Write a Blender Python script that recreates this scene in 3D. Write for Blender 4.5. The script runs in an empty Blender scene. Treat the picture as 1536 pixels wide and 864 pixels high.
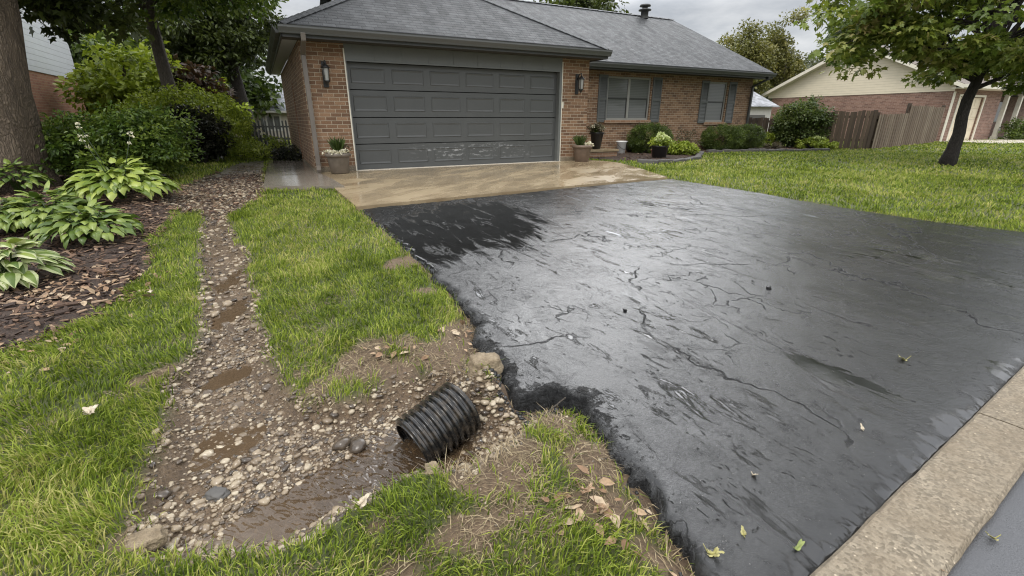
import bpy, bmesh, math, random
import numpy as np
from mathutils import Vector, Matrix, noise as mnoise

random.seed(7); RNG = np.random.default_rng(11)
sc = bpy.context.scene; col = sc.collection
R = math.radians

# ------------------------------------------------------------------ camera + layout maths
F, PITCH, CZ, ANG, GF = 695.1, .34959, 1.42, math.radians(62.78), .33
cp, sp = math.cos(PITCH), math.sin(PITCH)
U = np.array([math.sin(ANG), math.cos(ANG), 0.]); V = np.array([-math.cos(ANG), math.sin(ANG), 0.])
O = np.array([-3.4237, 10.525, GF])
def ray(px, py):
    x = (px-768)/F; y = -(py-432)/F
    return np.array([x, cp+y*sp, -sp+y*cp])
def gy(Y):
    t = np.clip((np.asarray(Y, float)-1)/8.5, 0, 1)
    return GF*(t*.5+.5*t*t*(3-2*t))
def G(px, py, dz=0.):
    d = ray(px, py); lo, hi = .2, 400
    for _ in range(50):
        m = (lo+hi)/2
        if CZ+d[2]*m > gy(d[1]*m)+dz: lo = m
        else: hi = m
    return np.array([d[0]*lo, d[1]*lo, CZ+d[2]*lo])
def at(px, py, Y):
    d = ray(px, py); t = Y/d[1]
    return np.array([d[0]*t, Y, CZ+d[2]*t])
def H(i, j, z): return O+U*i+V*j+np.array([0, 0, z])
def poly(pts): return np.array([G(*p)[:2] for p in pts])
def sdist(P, Q):
    """signed distance of points P (n,2) to closed polygon Q, positive inside"""
    n = len(P); best = np.full(n, 1e9); ins = np.zeros(n, bool)
    for k in range(len(Q)):
        a, b = Q[k], Q[(k+1) % len(Q)]
        e = b-a; w = P-a; L = e@e+1e-12
        t = np.clip((w@e)/L, 0, 1); d = w-t[:, None]*e
        best = np.minimum(best, (d*d).sum(1))
        c = ((a[1] > P[:, 1]) != (b[1] > P[:, 1]))
        xs = a[0]+(P[:, 1]-a[1])*e[0]/(e[1] if abs(e[1]) > 1e-12 else 1e-12)
        ins ^= c & (P[:, 0] < xs)
    d = np.sqrt(best)
    return np.where(ins, d, -d)
def vnoise(P, scale, seed=0., octv=3):
    """fast value noise in numpy, about -1..1, P (n,2|3)"""
    P = np.asarray(P, float)
    if P.shape[1] == 2: P = np.c_[P, np.zeros(len(P))]
    out = np.zeros(len(P)); amp = 1.; tot = 0
    def h(ix, iy, iz, s):
        v = (ix*374761393+iy*668265263+iz*2147483647 % 1000003*97+int(s*1013)*69069) & 0xffffffff
        v = ((v ^ (v >> 13))*1274126177) & 0xffffffff
        v = ((v ^ (v >> 16))*2246822519) & 0xffffffff
        return (v & 0xffff)/32767.5-1
    for o in range(octv):
        q = P*scale*(2**o)+17.3*o+seed
        i0 = np.floor(q).astype(np.int64); f = q-i0; f = f*f*(3-2*f)
        r = 0
        for dx in (0, 1):
            for dy in (0, 1):
                for dz in (0, 1):
                    w = (f[:, 0] if dx else 1-f[:, 0])*(f[:, 1] if dy else 1-f[:, 1])*(f[:, 2] if dz else 1-f[:, 2])
                    r = r+w*h(i0[:, 0]+dx, i0[:, 1]+dy, i0[:, 2]+dz, seed+o)
        out += amp*r; tot += amp; amp *= .5
    return out/tot
def sst(x, a, b):
    t = np.clip((x-a)/(b-a), 0, 1); return t*t*(3-2*t)

# ------------------------------------------------------------------ object helpers
ORG = {}
def tag(o, label=None, cat=None, group=None, kind=None):
    if label: o['label'] = label
    if cat: o['category'] = cat
    if group: o['group'] = group
    if kind: o['kind'] = kind
    return o
def empty(name, loc, label, cat, group=None, rz=0.):
    o = bpy.data.objects.new(name, None); col.objects.link(o); o.empty_display_size = .1
    o.location = tuple(float(c) for c in loc); o.rotation_euler = (0, 0, rz); ORG[o.name] = np.array(loc, float)
    return tag(o, label, cat, group)
def link(name, me, mat, parent):
    o = bpy.data.objects.new(name, me); col.objects.link(o)
    if mat: me.materials.append(mat)
    if parent is not None:
        o.parent = parent; ORG[o.name] = ORG[parent.name]
    else: ORG[o.name] = np.zeros(3)
    return o
def copy_tree(o, parent=None):
    c = o.copy(); col.objects.link(c)
    if parent is not None: c.parent = parent
    for ch in list(o.children): copy_tree(ch, c)
    return c

class MB:
    def __init__(s, fr=None): s.v = []; s.f = []; s.uv = []; s.sm = []; s.fr = fr
    def P(s, p): return np.asarray(s.fr(*p) if s.fr else p, float)
    def face(s, pts, uv=None, smooth=False, raw=False):
        b = len(s.v)
        for p in pts: s.v.append(np.asarray(p, float) if raw else s.P(p))
        s.f.append(tuple(range(b, b+len(pts)))); s.sm.append(smooth)
        s.uv.append(uv if uv else [(0, 0)]*len(pts))
    def box(s, a, b, m=None):
        """axis box in the frame from corner a to corner b; uv in metres"""
        (x0, y0, z0), (x1, y1, z1) = a, b
        x0, x1 = min(x0, x1), max(x0, x1); y0, y1 = min(y0, y1), max(y0, y1); z0, z1 = min(z0, z1), max(z0, z1)
        T = (lambda p: m @ Vector(p)) if m is not None else (lambda p: p)
        def q(*ps, ax):
            s.face([T(p) for p in ps], [((p[0], p[2]) if ax == 1 else (p[1]+.11, p[2]) if ax == 0 else (p[0], p[1])) for p in ps])
        q((x0, y0, z0), (x1, y0, z0), (x1, y0, z1), (x0, y0, z1), ax=1)
        q((x1, y1, z0), (x0, y1, z0), (x0, y1, z1), (x1, y1, z1), ax=1)
        q((x0, y1, z0), (x0, y0, z0), (x0, y0, z1), (x0, y1, z1), ax=0)
        q((x1, y0, z0), (x1, y1, z0), (x1, y1, z1), (x1, y0, z1), ax=0)
        q((x0, y0, z1), (x1, y0, z1), (x1, y1, z1), (x0, y1, z1), ax=2)
        q((x0, y1, z0), (x1, y1, z0), (x1, y0, z0), (x0, y0, z0), ax=2)
    def grid(s, rows, closed=False, smooth=True, uvs=None):
        """rows of points joined into quads"""
        b = len(s.v); n = len(rows[0])
        for r in rows:
            for p in r: s.v.append(s.P(p))
        for i in range(len(rows)-1):
            for k in range(n if closed else n-1):
                k2 = (k+1) % n
                s.f.append((b+i*n+k, b+i*n+k2, b+(i+1)*n+k2, b+(i+1)*n+k)); s.sm.append(smooth)
                s.uv.append([(k/n, i), ((k+1)/n, i), ((k+1)/n, i+1), (k/n, i+1)])
    def tube(s, pts, rad, n=8, cap=True, wob=0., seed=0):
        pts = [s.P(p) for p in pts]; fr = s.fr; s.fr = None
        if not hasattr(rad, '__len__'): rad = [rad]*len(pts)
        rows = []; L = 0; prev = None
        for k, p in enumerate(pts):
            t = pts[min(k+1, len(pts)-1)]-pts[max(k-1, 0)]; t = t/(np.linalg.norm(t)+1e-9)
            a = prev if prev is not None else (np.array([1, 0, 0.]) if abs(t[0]) < .8 else np.array([0, 1, 0.]))
            a = a-t*(a@t); a /= np.linalg.norm(a); prev = a; bb = np.cross(t, a)
            ring = []
            for q in range(n):
                th = 2*math.pi*q/n
                r = rad[k]*(1+(wob*mnoise.noise((math.cos(th)*2.2+seed, math.sin(th)*2.2, k*.35)) if wob else 0))
                ring.append(p+r*(a*math.cos(th)+bb*math.sin(th)))
            rows.append(ring)
        s.grid(rows, closed=True)
        if cap:
            s.face(rows[0][::-1], raw=True); s.face(rows[-1], raw=True)
        s.fr = fr
    def lathe(s, c, prof, n=24, closed=False):
        rows = [[(c[0]+r*math.cos(2*math.pi*k/n), c[1]+r*math.sin(2*math.pi*k/n), c[2]+z) for k in range(n)] for r, z in prof]
        s.grid(rows, closed=True)
    def build(s, name, mat, parent=None, bevel=0, shade=None):
        me = bpy.data.meshes.new(name)
        org = ORG[parent.name] if parent is not None else np.zeros(3)
        me.from_pydata([tuple(p-org) for p in s.v], [], s.f)
        uvl = me.uv_layers.new(name='UVMap')
        flat = [c for f in s.uv for u in f for c in u]
        uvl.data.foreach_set('uv', flat)
        me.polygons.foreach_set('use_smooth', s.sm)
        me.update()
        bm = bmesh.new(); bm.from_mesh(me)
        bmesh.ops.remove_doubles(bm, verts=bm.verts, dist=1e-5)
        bmesh.ops.recalc_face_normals(bm, faces=bm.faces)
        bm.to_mesh(me); bm.free()
        o = link(name, me, mat, parent)
        if bevel:
            md = o.modifiers.new('b', 'BEVEL'); md.width = bevel; md.segments = 2; md.limit_method = 'ANGLE'
        return o

def np_mesh(name, Vt, faces, mat, parent=None, attrs=None, smooth=False):
    """faces: list of (m,k) index arrays"""
    me = bpy.data.meshes.new(name)
    org = ORG[parent.name] if parent is not None else np.zeros(3)
    Vt = np.asarray(Vt, np.float32)-org.astype(np.float32)
    me.vertices.add(len(Vt)); me.vertices.foreach_set('co', Vt.ravel())
    li = np.concatenate([f.ravel() for f in faces]).astype(np.int32)
    tot = np.concatenate([np.full(len(f), f.shape[1], np.int32) for f in faces])
    me.loops.add(len(li)); me.loops.foreach_set('vertex_index', li)
    me.polygons.add(len(tot)); me.polygons.foreach_set('loop_start', (np.cumsum(tot)-tot).astype(np.int32))
    me.polygons.foreach_set('use_smooth', np.full(len(tot), smooth))
    for k, a in (attrs or {}).items():
        at_ = me.attributes.new(k, 'FLOAT', 'POINT'); at_.data.foreach_set('value', np.asarray(a, np.float32))
    me.update(calc_edges=True)
    return link(name, me, mat, parent)

# ------------------------------------------------------------------ material helpers
class NT:
    def __init__(s, name):
        s.m = bpy.data.materials.new(name); s.m.use_nodes = True; s.t = s.m.node_tree
        s.b = s.t.nodes['Principled BSDF']; s.out = s.t.nodes['Material Output']
    def n(s, typ, inp=None, **props):
        nd = s.t.nodes.new('ShaderNode'+typ)
        for k, v in props.items(): setattr(nd, k, v)
        for k, v in (inp or {}).items(): s.set(nd.inputs[k], v)
        return nd
    def set(s, sock, v):
        if isinstance(v, bpy.types.NodeSocket): s.t.links.new(v, sock)
        else: sock.default_value = v
    def bs(s, **kw):
        for k, v in kw.items(): s.set(s.b.inputs[k.replace('_', ' ')], v)
    def coord(s, scale=(1, 1, 1), kind='Object', rot=(0, 0, 0)):
        vec = s.n('TexCoord').outputs[kind]
        if any(rot): vec = s.n('Mapping', {'Vector': vec, 'Rotation': rot}).outputs[0]      # turn first, then stretch
        return s.n('Mapping', {'Vector': vec, 'Scale': scale}).outputs[0]
    def noise(s, vec, scale, detail=4, rough=.55, dist=0.):
        return s.n('TexNoise', {'Vector': vec, 'Scale': scale, 'Detail': detail, 'Roughness': rough, 'Distortion': dist}).outputs[0]
    def ramp(s, fac, stops, interp='LINEAR'):
        r = s.n('ValToRGB', {'Fac': fac}); e = r.color_ramp; e.interpolation = interp
        while len(e.elements) < len(stops): e.elements.new(.5)
        for el, (p, c) in zip(e.elements, stops):
            el.position = p; el.color = (*c, 1) if hasattr(c, '__len__') else (c, c, c, 1)
        return r.outputs[0]
    def mix(s, fac, a, b, bt='MIX'):
        m = s.n('Mix', data_type='RGBA', blend_type=bt)
        s.set(m.inputs[0], fac); s.set(m.inputs[6], (*a, 1) if isinstance(a, tuple) else a); s.set(m.inputs[7], (*b, 1) if isinstance(b, tuple) else b)
        return m.outputs[2]
    def math(s, op, a, b=0., c=None):
        m = s.n('Math', operation=op); s.set(m.inputs[0], a); s.set(m.inputs[1], b)
        if c is not None: s.set(m.inputs[2], c)
        return m.outputs[0]
    def mr(s, v, a, b, c=0., d=1.):
        return s.n('MapRange', {'Value': v, 'From Min': a, 'From Max': b, 'To Min': c, 'To Max': d}, clamp=True).outputs[0]
    def bump(s, h, strength=.5, dist=.01, normal=None):
        d = {'Height': h, 'Strength': strength, 'Distance': dist}
        if normal is not None: d['Normal'] = normal
        return s.n('Bump', d).outputs[0]
    def attr(s, name): return s.n('Attribute', attribute_name=name).outputs['Fac']

def m_paint(name, c, rough=.45, var=.12, scale=6, spec=.5):
    t = NT(name); v = t.coord()
    n = t.noise(v, scale, 6)
    t.bs(Base_Color=t.mix(n, tuple(x*(1-var*1.6) for x in c), tuple(x*(1+var) for x in c)), Roughness=t.mr(n, .3, .7, rough-.06, rough+.1),
         Normal=t.bump(t.noise(v, 160, 2), .12, .002)); t.b.inputs['Specular IOR Level'].default_value = spec
    return t.m
def m_brick(name, c1, c2, c3, mortar):
    t = NT(name); v = t.coord(kind='UV')
    br = t.n('TexBrick', {'Vector': v, 'Color1': (0, 0, 0, 1), 'Color2': (1, 1, 1, 1), 'Mortar': (.5, .5, .5, 1), 'Scale': 1., 'Mortar Size': .0055, 'Mortar Smooth': .3,
                           'Bias': 0., 'Brick Width': .212, 'Row Height': .0755})
    n = t.noise(v, 3.1, 6); nf = t.noise(v, 70, 5)
    bc = t.ramp(br.outputs[0], [(0, c1), (.45, c2), (1, c3)])
    bc = t.mix(t.mr(nf, .35, .72, 0, .7), bc, (c1[0]*.55, c1[1]*.5, c1[2]*.5))
    bc = t.mix(t.mr(n, .45, .75, 0, .35), bc, (c3[0]*.8, c3[1]*.75, c3[2]*.7))
    mo = t.mix(t.mr(nf, .3, .7), mortar, tuple(x*.7 for x in mortar))
    cc = t.mix(br.outputs[1], bc, mo)
    h = t.math('SUBTRACT', t.math('MULTIPLY', nf, .35), br.outputs[1])
    t.bs(Base_Color=cc, Roughness=.82, Normal=t.bump(h, .7, .006))
    return t.m
def m_siding(name, c, pitch=.12, vert=False):
    t = NT(name); v = t.coord(kind='UV'); sx = t.n('SeparateXYZ', {0: v})
    w = t.math('FRACT', t.math('DIVIDE', sx.outputs[0 if vert else 1], pitch))
    edge = t.mr(w, 0, .1, 0, 1)
    n = t.noise(v, 4, 5)
    cc = t.mix(edge, tuple(x*.6 for x in c), t.mix(n, tuple(x*.88 for x in c), tuple(x*1.06 for x in c)))
    t.bs(Base_Color=cc, Roughness=.5, Normal=t.bump(t.math('SUBTRACT', edge, t.math('MULTIPLY', w, .6)), .5, .01))
    return t.m
def m_shingle(name, c):
    t = NT(name); v = t.coord(kind='UV')
    sx = t.n('SeparateXYZ', {0: v}); vr = t.math('DIVIDE', sx.outputs[1], .14); row = t.math('FLOOR', vr)
    wr = t.n('TexWhiteNoise', {'W': row}, noise_dimensions='1D').outputs['Value']; uu = t.math('ADD', t.math('DIVIDE', sx.outputs[0], .24), t.math('MULTIPLY', wr, 17.))
    wn_ = t.n('TexWhiteNoise', {'Vector': t.n('CombineXYZ', {0: t.math('FLOOR', uu), 1: row}).outputs[0]}, noise_dimensions='2D').outputs['Value']
    ed = t.math('MAXIMUM', t.mr(t.math('FRACT', vr), .0, .16, 1, 0), t.math('MULTIPLY', t.mr(t.math('FRACT', uu), 0, .05, 1, 0), .7))
    n = t.noise(v, 1.1, 6); nf = t.noise(v, 130, 3); ns = t.noise(t.coord((2.5, .55, 1), 'UV'), 1.6, 5)
    cc = t.ramp(wn_, [(0, tuple(x*.6 for x in c)), (.5, c), (1, tuple(x*1.6 for x in c))])
    cc = t.mix(t.mr(nf, .3, .7, 0, .6), cc, tuple(x*.45 for x in c))
    cc = t.mix(t.mr(n, .4, .7, 0, .3), cc, tuple(x*1.25 for x in c))
    cc = t.mix(t.math('MULTIPLY', ed, .75), cc, tuple(x*.3 for x in c))
    h = t.math('ADD', t.math('MULTIPLY', ed, -1.), t.math('MULTIPLY', nf, .5))
    t.bs(Base_Color=cc, Roughness=t.mr(ns, .38, .66, .54, .66), Normal=t.bump(h, .8, .010)); t.b.inputs['Specular IOR Level'].default_value = .25
    return t.m
def m_leaf(name, stops, rough=.42, trans=.33, nscale=1.2):
    t = NT(name)
    n = t.noise(t.coord(), nscale, 3)
    f = t.math('ADD', t.attr('rnd'), t.math('MULTIPLY', t.math('SUBTRACT', n, .5), .7))
    c = t.ramp(f, [(k/(len(stops)-1), s) for k, s in enumerate(stops)])
    t.bs(Base_Color=c, Roughness=rough); t.b.inputs['Specular IOR Level'].default_value = .45
    if trans:
        tr = t.n('BsdfTranslucent', {'Color': t.mix(.5, c, t.mix(1., c, (1.3, 1.35, .5), 'MULTIPLY'))})
        mx = t.n('MixShader', {0: trans}); t.t.links.new(t.b.outputs[0], mx.inputs[1]); t.t.links.new(tr.outputs[0], mx.inputs[2])
        t.t.links.new(mx.outputs[0], t.out.inputs[0])
    return t.m
def m_bark(name, a, b, sc_=1.):
    t = NT(name); v = t.coord((9*sc_, 9*sc_, 1.5*sc_)); n = t.noise(v, 1.6, 8, .65, .6); n2 = t.noise(t.coord(), 3, 4)
    dv_ = t.n('TexNoise', {'Vector': t.coord((5, 5, 2)), 'Scale': 1.5, 'Detail': 6.}).outputs[1]
    vc = t.n('VectorMath', {0: t.coord((13*sc_, 13*sc_, 1.5*sc_)), 1: t.n('VectorMath', {0: dv_, 'Scale': 2.2}, operation='SCALE').outputs[0]}, operation='ADD').outputs[0]
    vo = t.n('TexVoronoi', {'Vector': vc, 'Scale': 2.2}, feature='DISTANCE_TO_EDGE').outputs[0]
    h = t.math('ADD', t.math('MULTIPLY', t.mr(vo, 0, .4), .65), t.math('MULTIPLY', n, 1.1))
    c = t.mix(t.mr(h, .3, 1.3), tuple(x*.35 for x in a), t.mix(n2, a, b))
    t.bs(Base_Color=c, Roughness=.85, Normal=t.bump(h, 1., .03))
    return t.m

# ---- particular materials
M = {}
M['brick'] = m_brick('orange_brown_brick', (.125, .07, .04), (.22, .122, .066), (.335, .205, .118), (.46, .39, .285))
M['brick_sill'] = m_brick('tan_brick_sill', (.22, .12, .07), (.28, .16, .09), (.33, .2, .12), (.4, .34, .25))
M['brick_red'] = m_brick('red_brick', (.155, .088, .066), (.23, .13, .098), (.31, .19, .145), (.38, .3, .24))
M['brick_left'] = m_brick('neighbour_brick', (.34, .15, .1), (.44, .21, .135), (.5, .26, .16), (.5, .4, .3))
M['siding_white'] = m_siding('pale_lap_siding', (.76, .78, .82), .17)
M['siding_cream'] = m_siding('cream_lap_siding', (.62, .55, .42), .13)
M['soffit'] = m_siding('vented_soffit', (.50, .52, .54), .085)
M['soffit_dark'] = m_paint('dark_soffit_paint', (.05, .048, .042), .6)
M['shingle'] = m_shingle('grey_shingle', (.044, .0465, .049))
M['shingle2'] = m_shingle('pale_grey_shingle', (.30, .31, .33))
M['shingle3'] = m_shingle('brown_shingle', (.16, .13, .11))
M['gutter'] = m_paint('gutter_grey', (.085, .088, .085), .35)
M['gutter_dark'] = m_paint('fascia_dark', (.045, .047, .045), .45)
M['trim'] = m_paint('trim_grey', (.125, .132, .125), .5, .12)
M['downspout'] = m_paint('downspout_taupe', (.15, .13, .11), .4)
M['shutter'] = m_paint('shutter_grey', (.098, .102, .098), .5, .1)
M['white'] = m_paint('white_paint', (.6, .58, .54), .5)
M['white_trim'] = m_paint('off_white_trim', (.66, .62, .52), .5)
M['frame'] = m_paint('window_frame_grey', (.27, .265, .24), .4)
M['sash'] = m_paint('dark_sash', (.03, .031, .03), .4)
M['cream_door'] = m_paint('cream_garage_door', (.70, .61, .46), .45, .05)
M['iron'] = m_paint('black_iron', (.015, .015, .015), .4)
M['dark'] = m_paint('dark_interior', (.012, .012, .012), .8)
M['beige_wall'] = m_paint('beige_wall', (.5, .45, .38), .6)
M['clay'] = m_paint('weathered_pot', (.155, .128, .10), .5, .35, 9)
M['clay2'] = m_paint('brown_pot', (.15, .105, .075), .5, .3, 9)
M['blackpot'] = m_paint('black_pot', (.014, .013, .013), .35)
M['pinkpot'] = m_paint('faded_terracotta', (.36, .15, .10), .6, .3)
M['whiteplastic'] = m_paint('white_plastic', (.68, .68, .66), .4, .08)
M['soil'] = m_paint('pot_soil', (.03, .02, .014), .9, .4)
M['stone_edge'] = m_paint('edging_stone', (.10, .095, .088), .7, .45, 9)
M['rim_threshold'] = m_paint('pale_threshold', (.55, .50, .42), .6, .2)
M['bark'] = m_bark('oak_bark', (.15, .11, .075), (.22, .17, .12))
M['bark_dark'] = m_bark('dark_wet_bark', (.04, .032, .027), (.065, .052, .042), 1.6)
M['bark_mid'] = m_bark('grey_bark', (.12, .10, .08), (.18, .15, .12), 1.2)

def glass():
    t = NT('window_pane'); v = t.coord(kind='UV'); sx = t.n('SeparateXYZ', {0: v})
    w = t.math('FRACT', t.math('DIVIDE', sx.outputs[1], .05))
    c = t.mix(t.mr(w, .0, .35), (.06, .062, .06), (.115, .12, .115))
    t.bs(Base_Color=c, Roughness=.5); t.b.inputs['Coat Weight'].default_value = 1.; t.b.inputs['Coat Roughness'].default_value = .02
    return t.m
M['pane'] = glass()
def lampglass():
    t = NT('lamp_glass'); t.bs(Base_Color=(.3, .3, .28, 1), Roughness=.15); return t.m
M['lampglass'] = lampglass()
def garage_paint():
    t = NT('garage_door_paint'); v = t.coord(); uv = t.coord(kind='UV')
    n = t.noise(v, 2.2, 6)
    base = t.mix(n, (.060, .063, .062), (.079, .083, .081))
    sx = t.n('SeparateXYZ', {0: uv})
    band = t.math('MULTIPLY', t.mr(sx.outputs[1], .16, .3), t.mr(sx.outputs[1], .62, .4))
    side = t.math('MULTIPLY', t.mr(sx.outputs[0], 1.0, 1.9), t.mr(sx.outputs[0], 4.6, 3.9))
    scuff = t.noise(t.coord((2.2, 5, 1), 'UV'), 3.2, 9, .72)
    lay = t.noise(t.coord((.7, 5, 1), 'UV'), 2.2, 3)
    thr = t.math('ADD', scuff, t.math('MULTIPLY', lay, .35))
    msk = t.math('MULTIPLY', t.math('MULTIPLY', t.mr(thr, .72, .80), band), side)
    cc = t.mix(t.math('MULTIPLY', msk, .6), base, (.42, .43, .43))
    t.bs(Base_Color=cc, Roughness=t.mr(n, .3, .7, .38, .5)); return t.m
M['garage'] = garage_paint()

def wet_concrete(name, a, b, c, r0=.12, r1=.5):
    t = NT(name); v = t.coord(); st = t.noise(t.coord((.9, 2.2, 1), rot=(0, 0, -ANG)), .9, 6, .6, .5)
    n = t.noise(v, 2.7, 8, .65); nf = t.noise(v, 140, 4)
    cc = t.mix(t.mr(n, .3, .7), a, b); cc = t.mix(t.mr(t.math('ADD', t.math('MULTIPLY', st, .5), t.math('MULTIPLY', t.noise(v, 1.4, 7, .7), .5)), .44, .62, 0, .75), cc, c)
    cc = t.mix(t.mr(nf, .55, .75, 0, .35), cc, tuple(x*.5 for x in c))
    t.bs(Base_Color=cc, Roughness=t.mr(st, .35, .62, r1, r0), Normal=t.bump(nf, .18, .002)); return t.m
M['apron'] = wet_concrete('wet_tan_concrete', (.345, .275, .175), (.27, .208, .125), (.185, .135, .078), .06, .4)
M['slab'] = wet_concrete('wet_grey_concrete', (.24, .21, .17), (.19, .165, .135), (.15, .13, .11), .05, .2)
def curbmat():
    t = NT('exposed_aggregate'); v = t.coord()
    vo = t.n('TexVoronoi', {'Vector': v, 'Scale': 95.}); vo2 = t.n('TexVoronoi', {'Vector': v, 'Scale': 42.})
    n = t.noise(v, 6, 7); nf = t.noise(v, 220, 3)
    c = t.mix(t.n('SeparateColor', {0: vo.outputs['Color']}).outputs[0], (.115, .094, .064), (.275, .23, .165))
    big = t.mr(vo2.outputs[0], .12, .2, 1, 0); bigsel = t.mr(t.n('SeparateColor', {0: vo2.outputs['Color']}).outputs[1], .72, .76)
    c = t.mix(t.math('MULTIPLY', big, bigsel), c, (.5, .42, .31))
    c = t.mix(t.mr(n, .35, .7, 0, .7), c, (.14, .105, .064))
    c = t.mix(t.mr(nf, .6, .75, 0, .5), c, (.05, .04, .03))
    h = t.math('ADD', t.mr(vo.outputs[0], 0, .6, 1, 0), t.math('MULTIPLY', n, .8))
    t.bs(Base_Color=c, Roughness=.55, Normal=t.bump(h, .6, .004)); return t.m
M['curb'] = curbmat()

def asphalt(name='wet_sealed_asphalt', dark=.009):
    t = NT(name); v = t.coord()
    big = t.noise(t.coord((.5, 1.9, 1), rot=(0, 0, R(63))), 1.3, 6, .62, .8)
    big2 = t.noise(v, .5, 4, .55, .6)
    wr = t.noise(t.coord((1., 1.2, 1), rot=(0, 0, R(48))), 13, 6, .68, 1.0)
    wmask = t.mr(t.noise(v, 1.4, 4), .42, .6)
    peb = t.noise(v, 52, 5, .7); speck = t.mr(t.noise(v, 75, 3, .6), .5, .64); coarse = t.mr(t.noise(t.coord((.9, 1.2, 1), rot=(0, 0, R(50))), 7.5, 8, .75, .3), .5, .66); fine = t.noise(v, 260, 3, .65); grit = t.n('TexVoronoi', {'Vector': v, 'Scale': 150.}).outputs[0]
    pn = t.math('ADD', t.math('MULTIPLY', t.attr('pud'), 1.), t.math('MULTIPLY', t.math('SUBTRACT', t.noise(t.coord((.5, 2.0, 1), rot=(0, 0, R(58))), 4.4, 9, .72, .8), .5), 4.4))
    pud = t.mr(pn, .42, .62)
    pud = t.math('MAXIMUM', pud, t.math('MULTIPLY', t.mr(t.math('ADD', big, t.math('MULTIPLY', big2, .5)), .84, .96), .45))
    # cracks
    wv = t.n('VectorMath', {0: v, 1: t.n('VectorMath', {0: t.n('TexNoise', {'Vector': v, 'Scale': 3.5, 'Detail': 6.}).outputs[1], 'Scale': .5}, operation='SCALE').outputs[0]}, operation='ADD').outputs[0]
    vo = t.n('TexVoronoi', {'Vector': wv, 'Scale': .62}, feature='DISTANCE_TO_EDGE').outputs[0]
    vo2 = t.n('TexVoronoi', {'Vector': wv, 'Scale': 2.6}, feature='DISTANCE_TO_EDGE').outputs[0]
    sel = t.mr(t.noise(v, 1.1, 3), .48, .56); sel2 = t.mr(t.noise(v, .9, 3), .54, .60)
    wid = t.mr(t.noise(v, 9, 4), .3, .7, .3, 1.5)
    ck = t.math('MULTIPLY', t.mr(t.math('DIVIDE', vo, wid), .002, .009, 1, 0), sel)
    ck = t.math('MAXIMUM', ck, t.math('MULTIPLY', t.math('MULTIPLY', t.mr(t.math('DIVIDE', vo2, wid), .004, .02, 1, 0), sel2), .8))
    # short crescent creases in the sealer
    cr = t.math('MULTIPLY', t.mr(t.noise(t.coord((1., 2.1, 1), rot=(0, 0, R(60))), 9, 7, .72, 1.2), .61, .65), t.mr(t.noise(v, 1.7, 3), .42, .56))
    ck = t.math('MAXIMUM', ck, t.math('MULTIPLY', cr, .8))
    tar = t.mr(t.noise(t.coord((.35, 2.6, 1), rot=(0, 0, R(64))), 1.9, 6, .62, .8), .62, .67)
    c = t.mix(fine, (dark*.5, dark*.51, dark*.53), (dark*2.2, dark*2.25, dark*2.3))
    c = t.mix(t.mr(grit, .0, .2, .3, 0), c, (.10, .10, .10))
    c = t.mix(t.mr(t.n('TexVoronoi', {'Vector': v, 'Scale': 31.}).outputs[0], .05, .1, .45, 0), c, (.16, .155, .14))
    c = t.mix(ck, c, (.002, .002, .002))
    c = t.mix(t.math('MULTIPLY', tar, .8), c, (.003, .003, .003))
    ro = t.math('ADD', t.mr(big, .36, .62, .17, .07), t.math('MULTIPLY', tar, .25))
    ro = t.math('ADD', t.math('MULTIPLY', ro, t.math('SUBTRACT', 1., pud)), t.math('MULTIPLY', pud, .025))
    dry = t.math('MULTIPLY', t.math('SUBTRACT', 1., pud), t.math('MULTIPLY', coarse, t.mr(big2, .3, .6, .35, 1.)))
    ck = t.math('MULTIPLY', ck, t.math('SUBTRACT', 1., pud))
    ro = t.math('ADD', ro, t.math('ADD', t.math('MULTIPLY', ck, .5), t.math('MULTIPLY', dry, t.math('ADD', .14, t.math('MULTIPLY', speck, .4)))))
    lip = t.attr('lip'); lip = t.math('MULTIPLY', t.mr(t.math('ADD', lip, t.math('MULTIPLY', t.math('SUBTRACT', t.noise(v, 20, 6, .7), .5), 1.5)), .25, .8), t.mr(lip, 0, .15))
    ro = t.math('ADD', ro, t.math('MULTIPLY', lip, t.mr(t.noise(v, 30, 4), .4, .6, .02, .4)))
    c = t.mix(t.math('MULTIPLY', lip, t.mr(t.noise(v, 22, 5), .35, .55)), c, (.006, .006, .006))
    rel = t.math('SUBTRACT', 1., t.math('MULTIPLY', pud, .9))
    h = t.math('ADD', t.math('MULTIPLY', t.math('MULTIPLY', wr, wmask), 1.35), t.math('MULTIPLY', peb, .8))
    h = t.math('ADD', h, t.math('MULTIPLY', fine, .22))
    h = t.math('ADD', h, t.math('MULTIPLY', lip, t.math('MULTIPLY', t.noise(v, 30, 6, .72), 9.)))
    h = t.math('MULTIPLY', h, rel)
    h = t.math('SUBTRACT', h, t.math('MULTIPLY', ck, .9))
    t.bs(Base_Color=c, Roughness=ro, Normal=t.bump(h, 1., .0042), IOR=t.math('SUBTRACT', t.mr(lip, 0, .8, 1.62, 1.5), t.math('MULTIPLY', t.math('MAXIMUM', t.math('MULTIPLY', dry, .75), ck), .34)))
    return t.m
M['asphalt'] = asphalt()
def street():
    t = NT('street_asphalt'); v = t.coord(); f = t.noise(v, 200, 4); b = t.noise(v, 2.2, 6)
    t.bs(Base_Color=t.mix(f, (.03, .032, .036), (.12, .122, .13)), Roughness=t.mr(b, .35, .6, .2, .45), Normal=t.bump(f, .5, .005)); return t.m
M['street'] = street()

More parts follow.
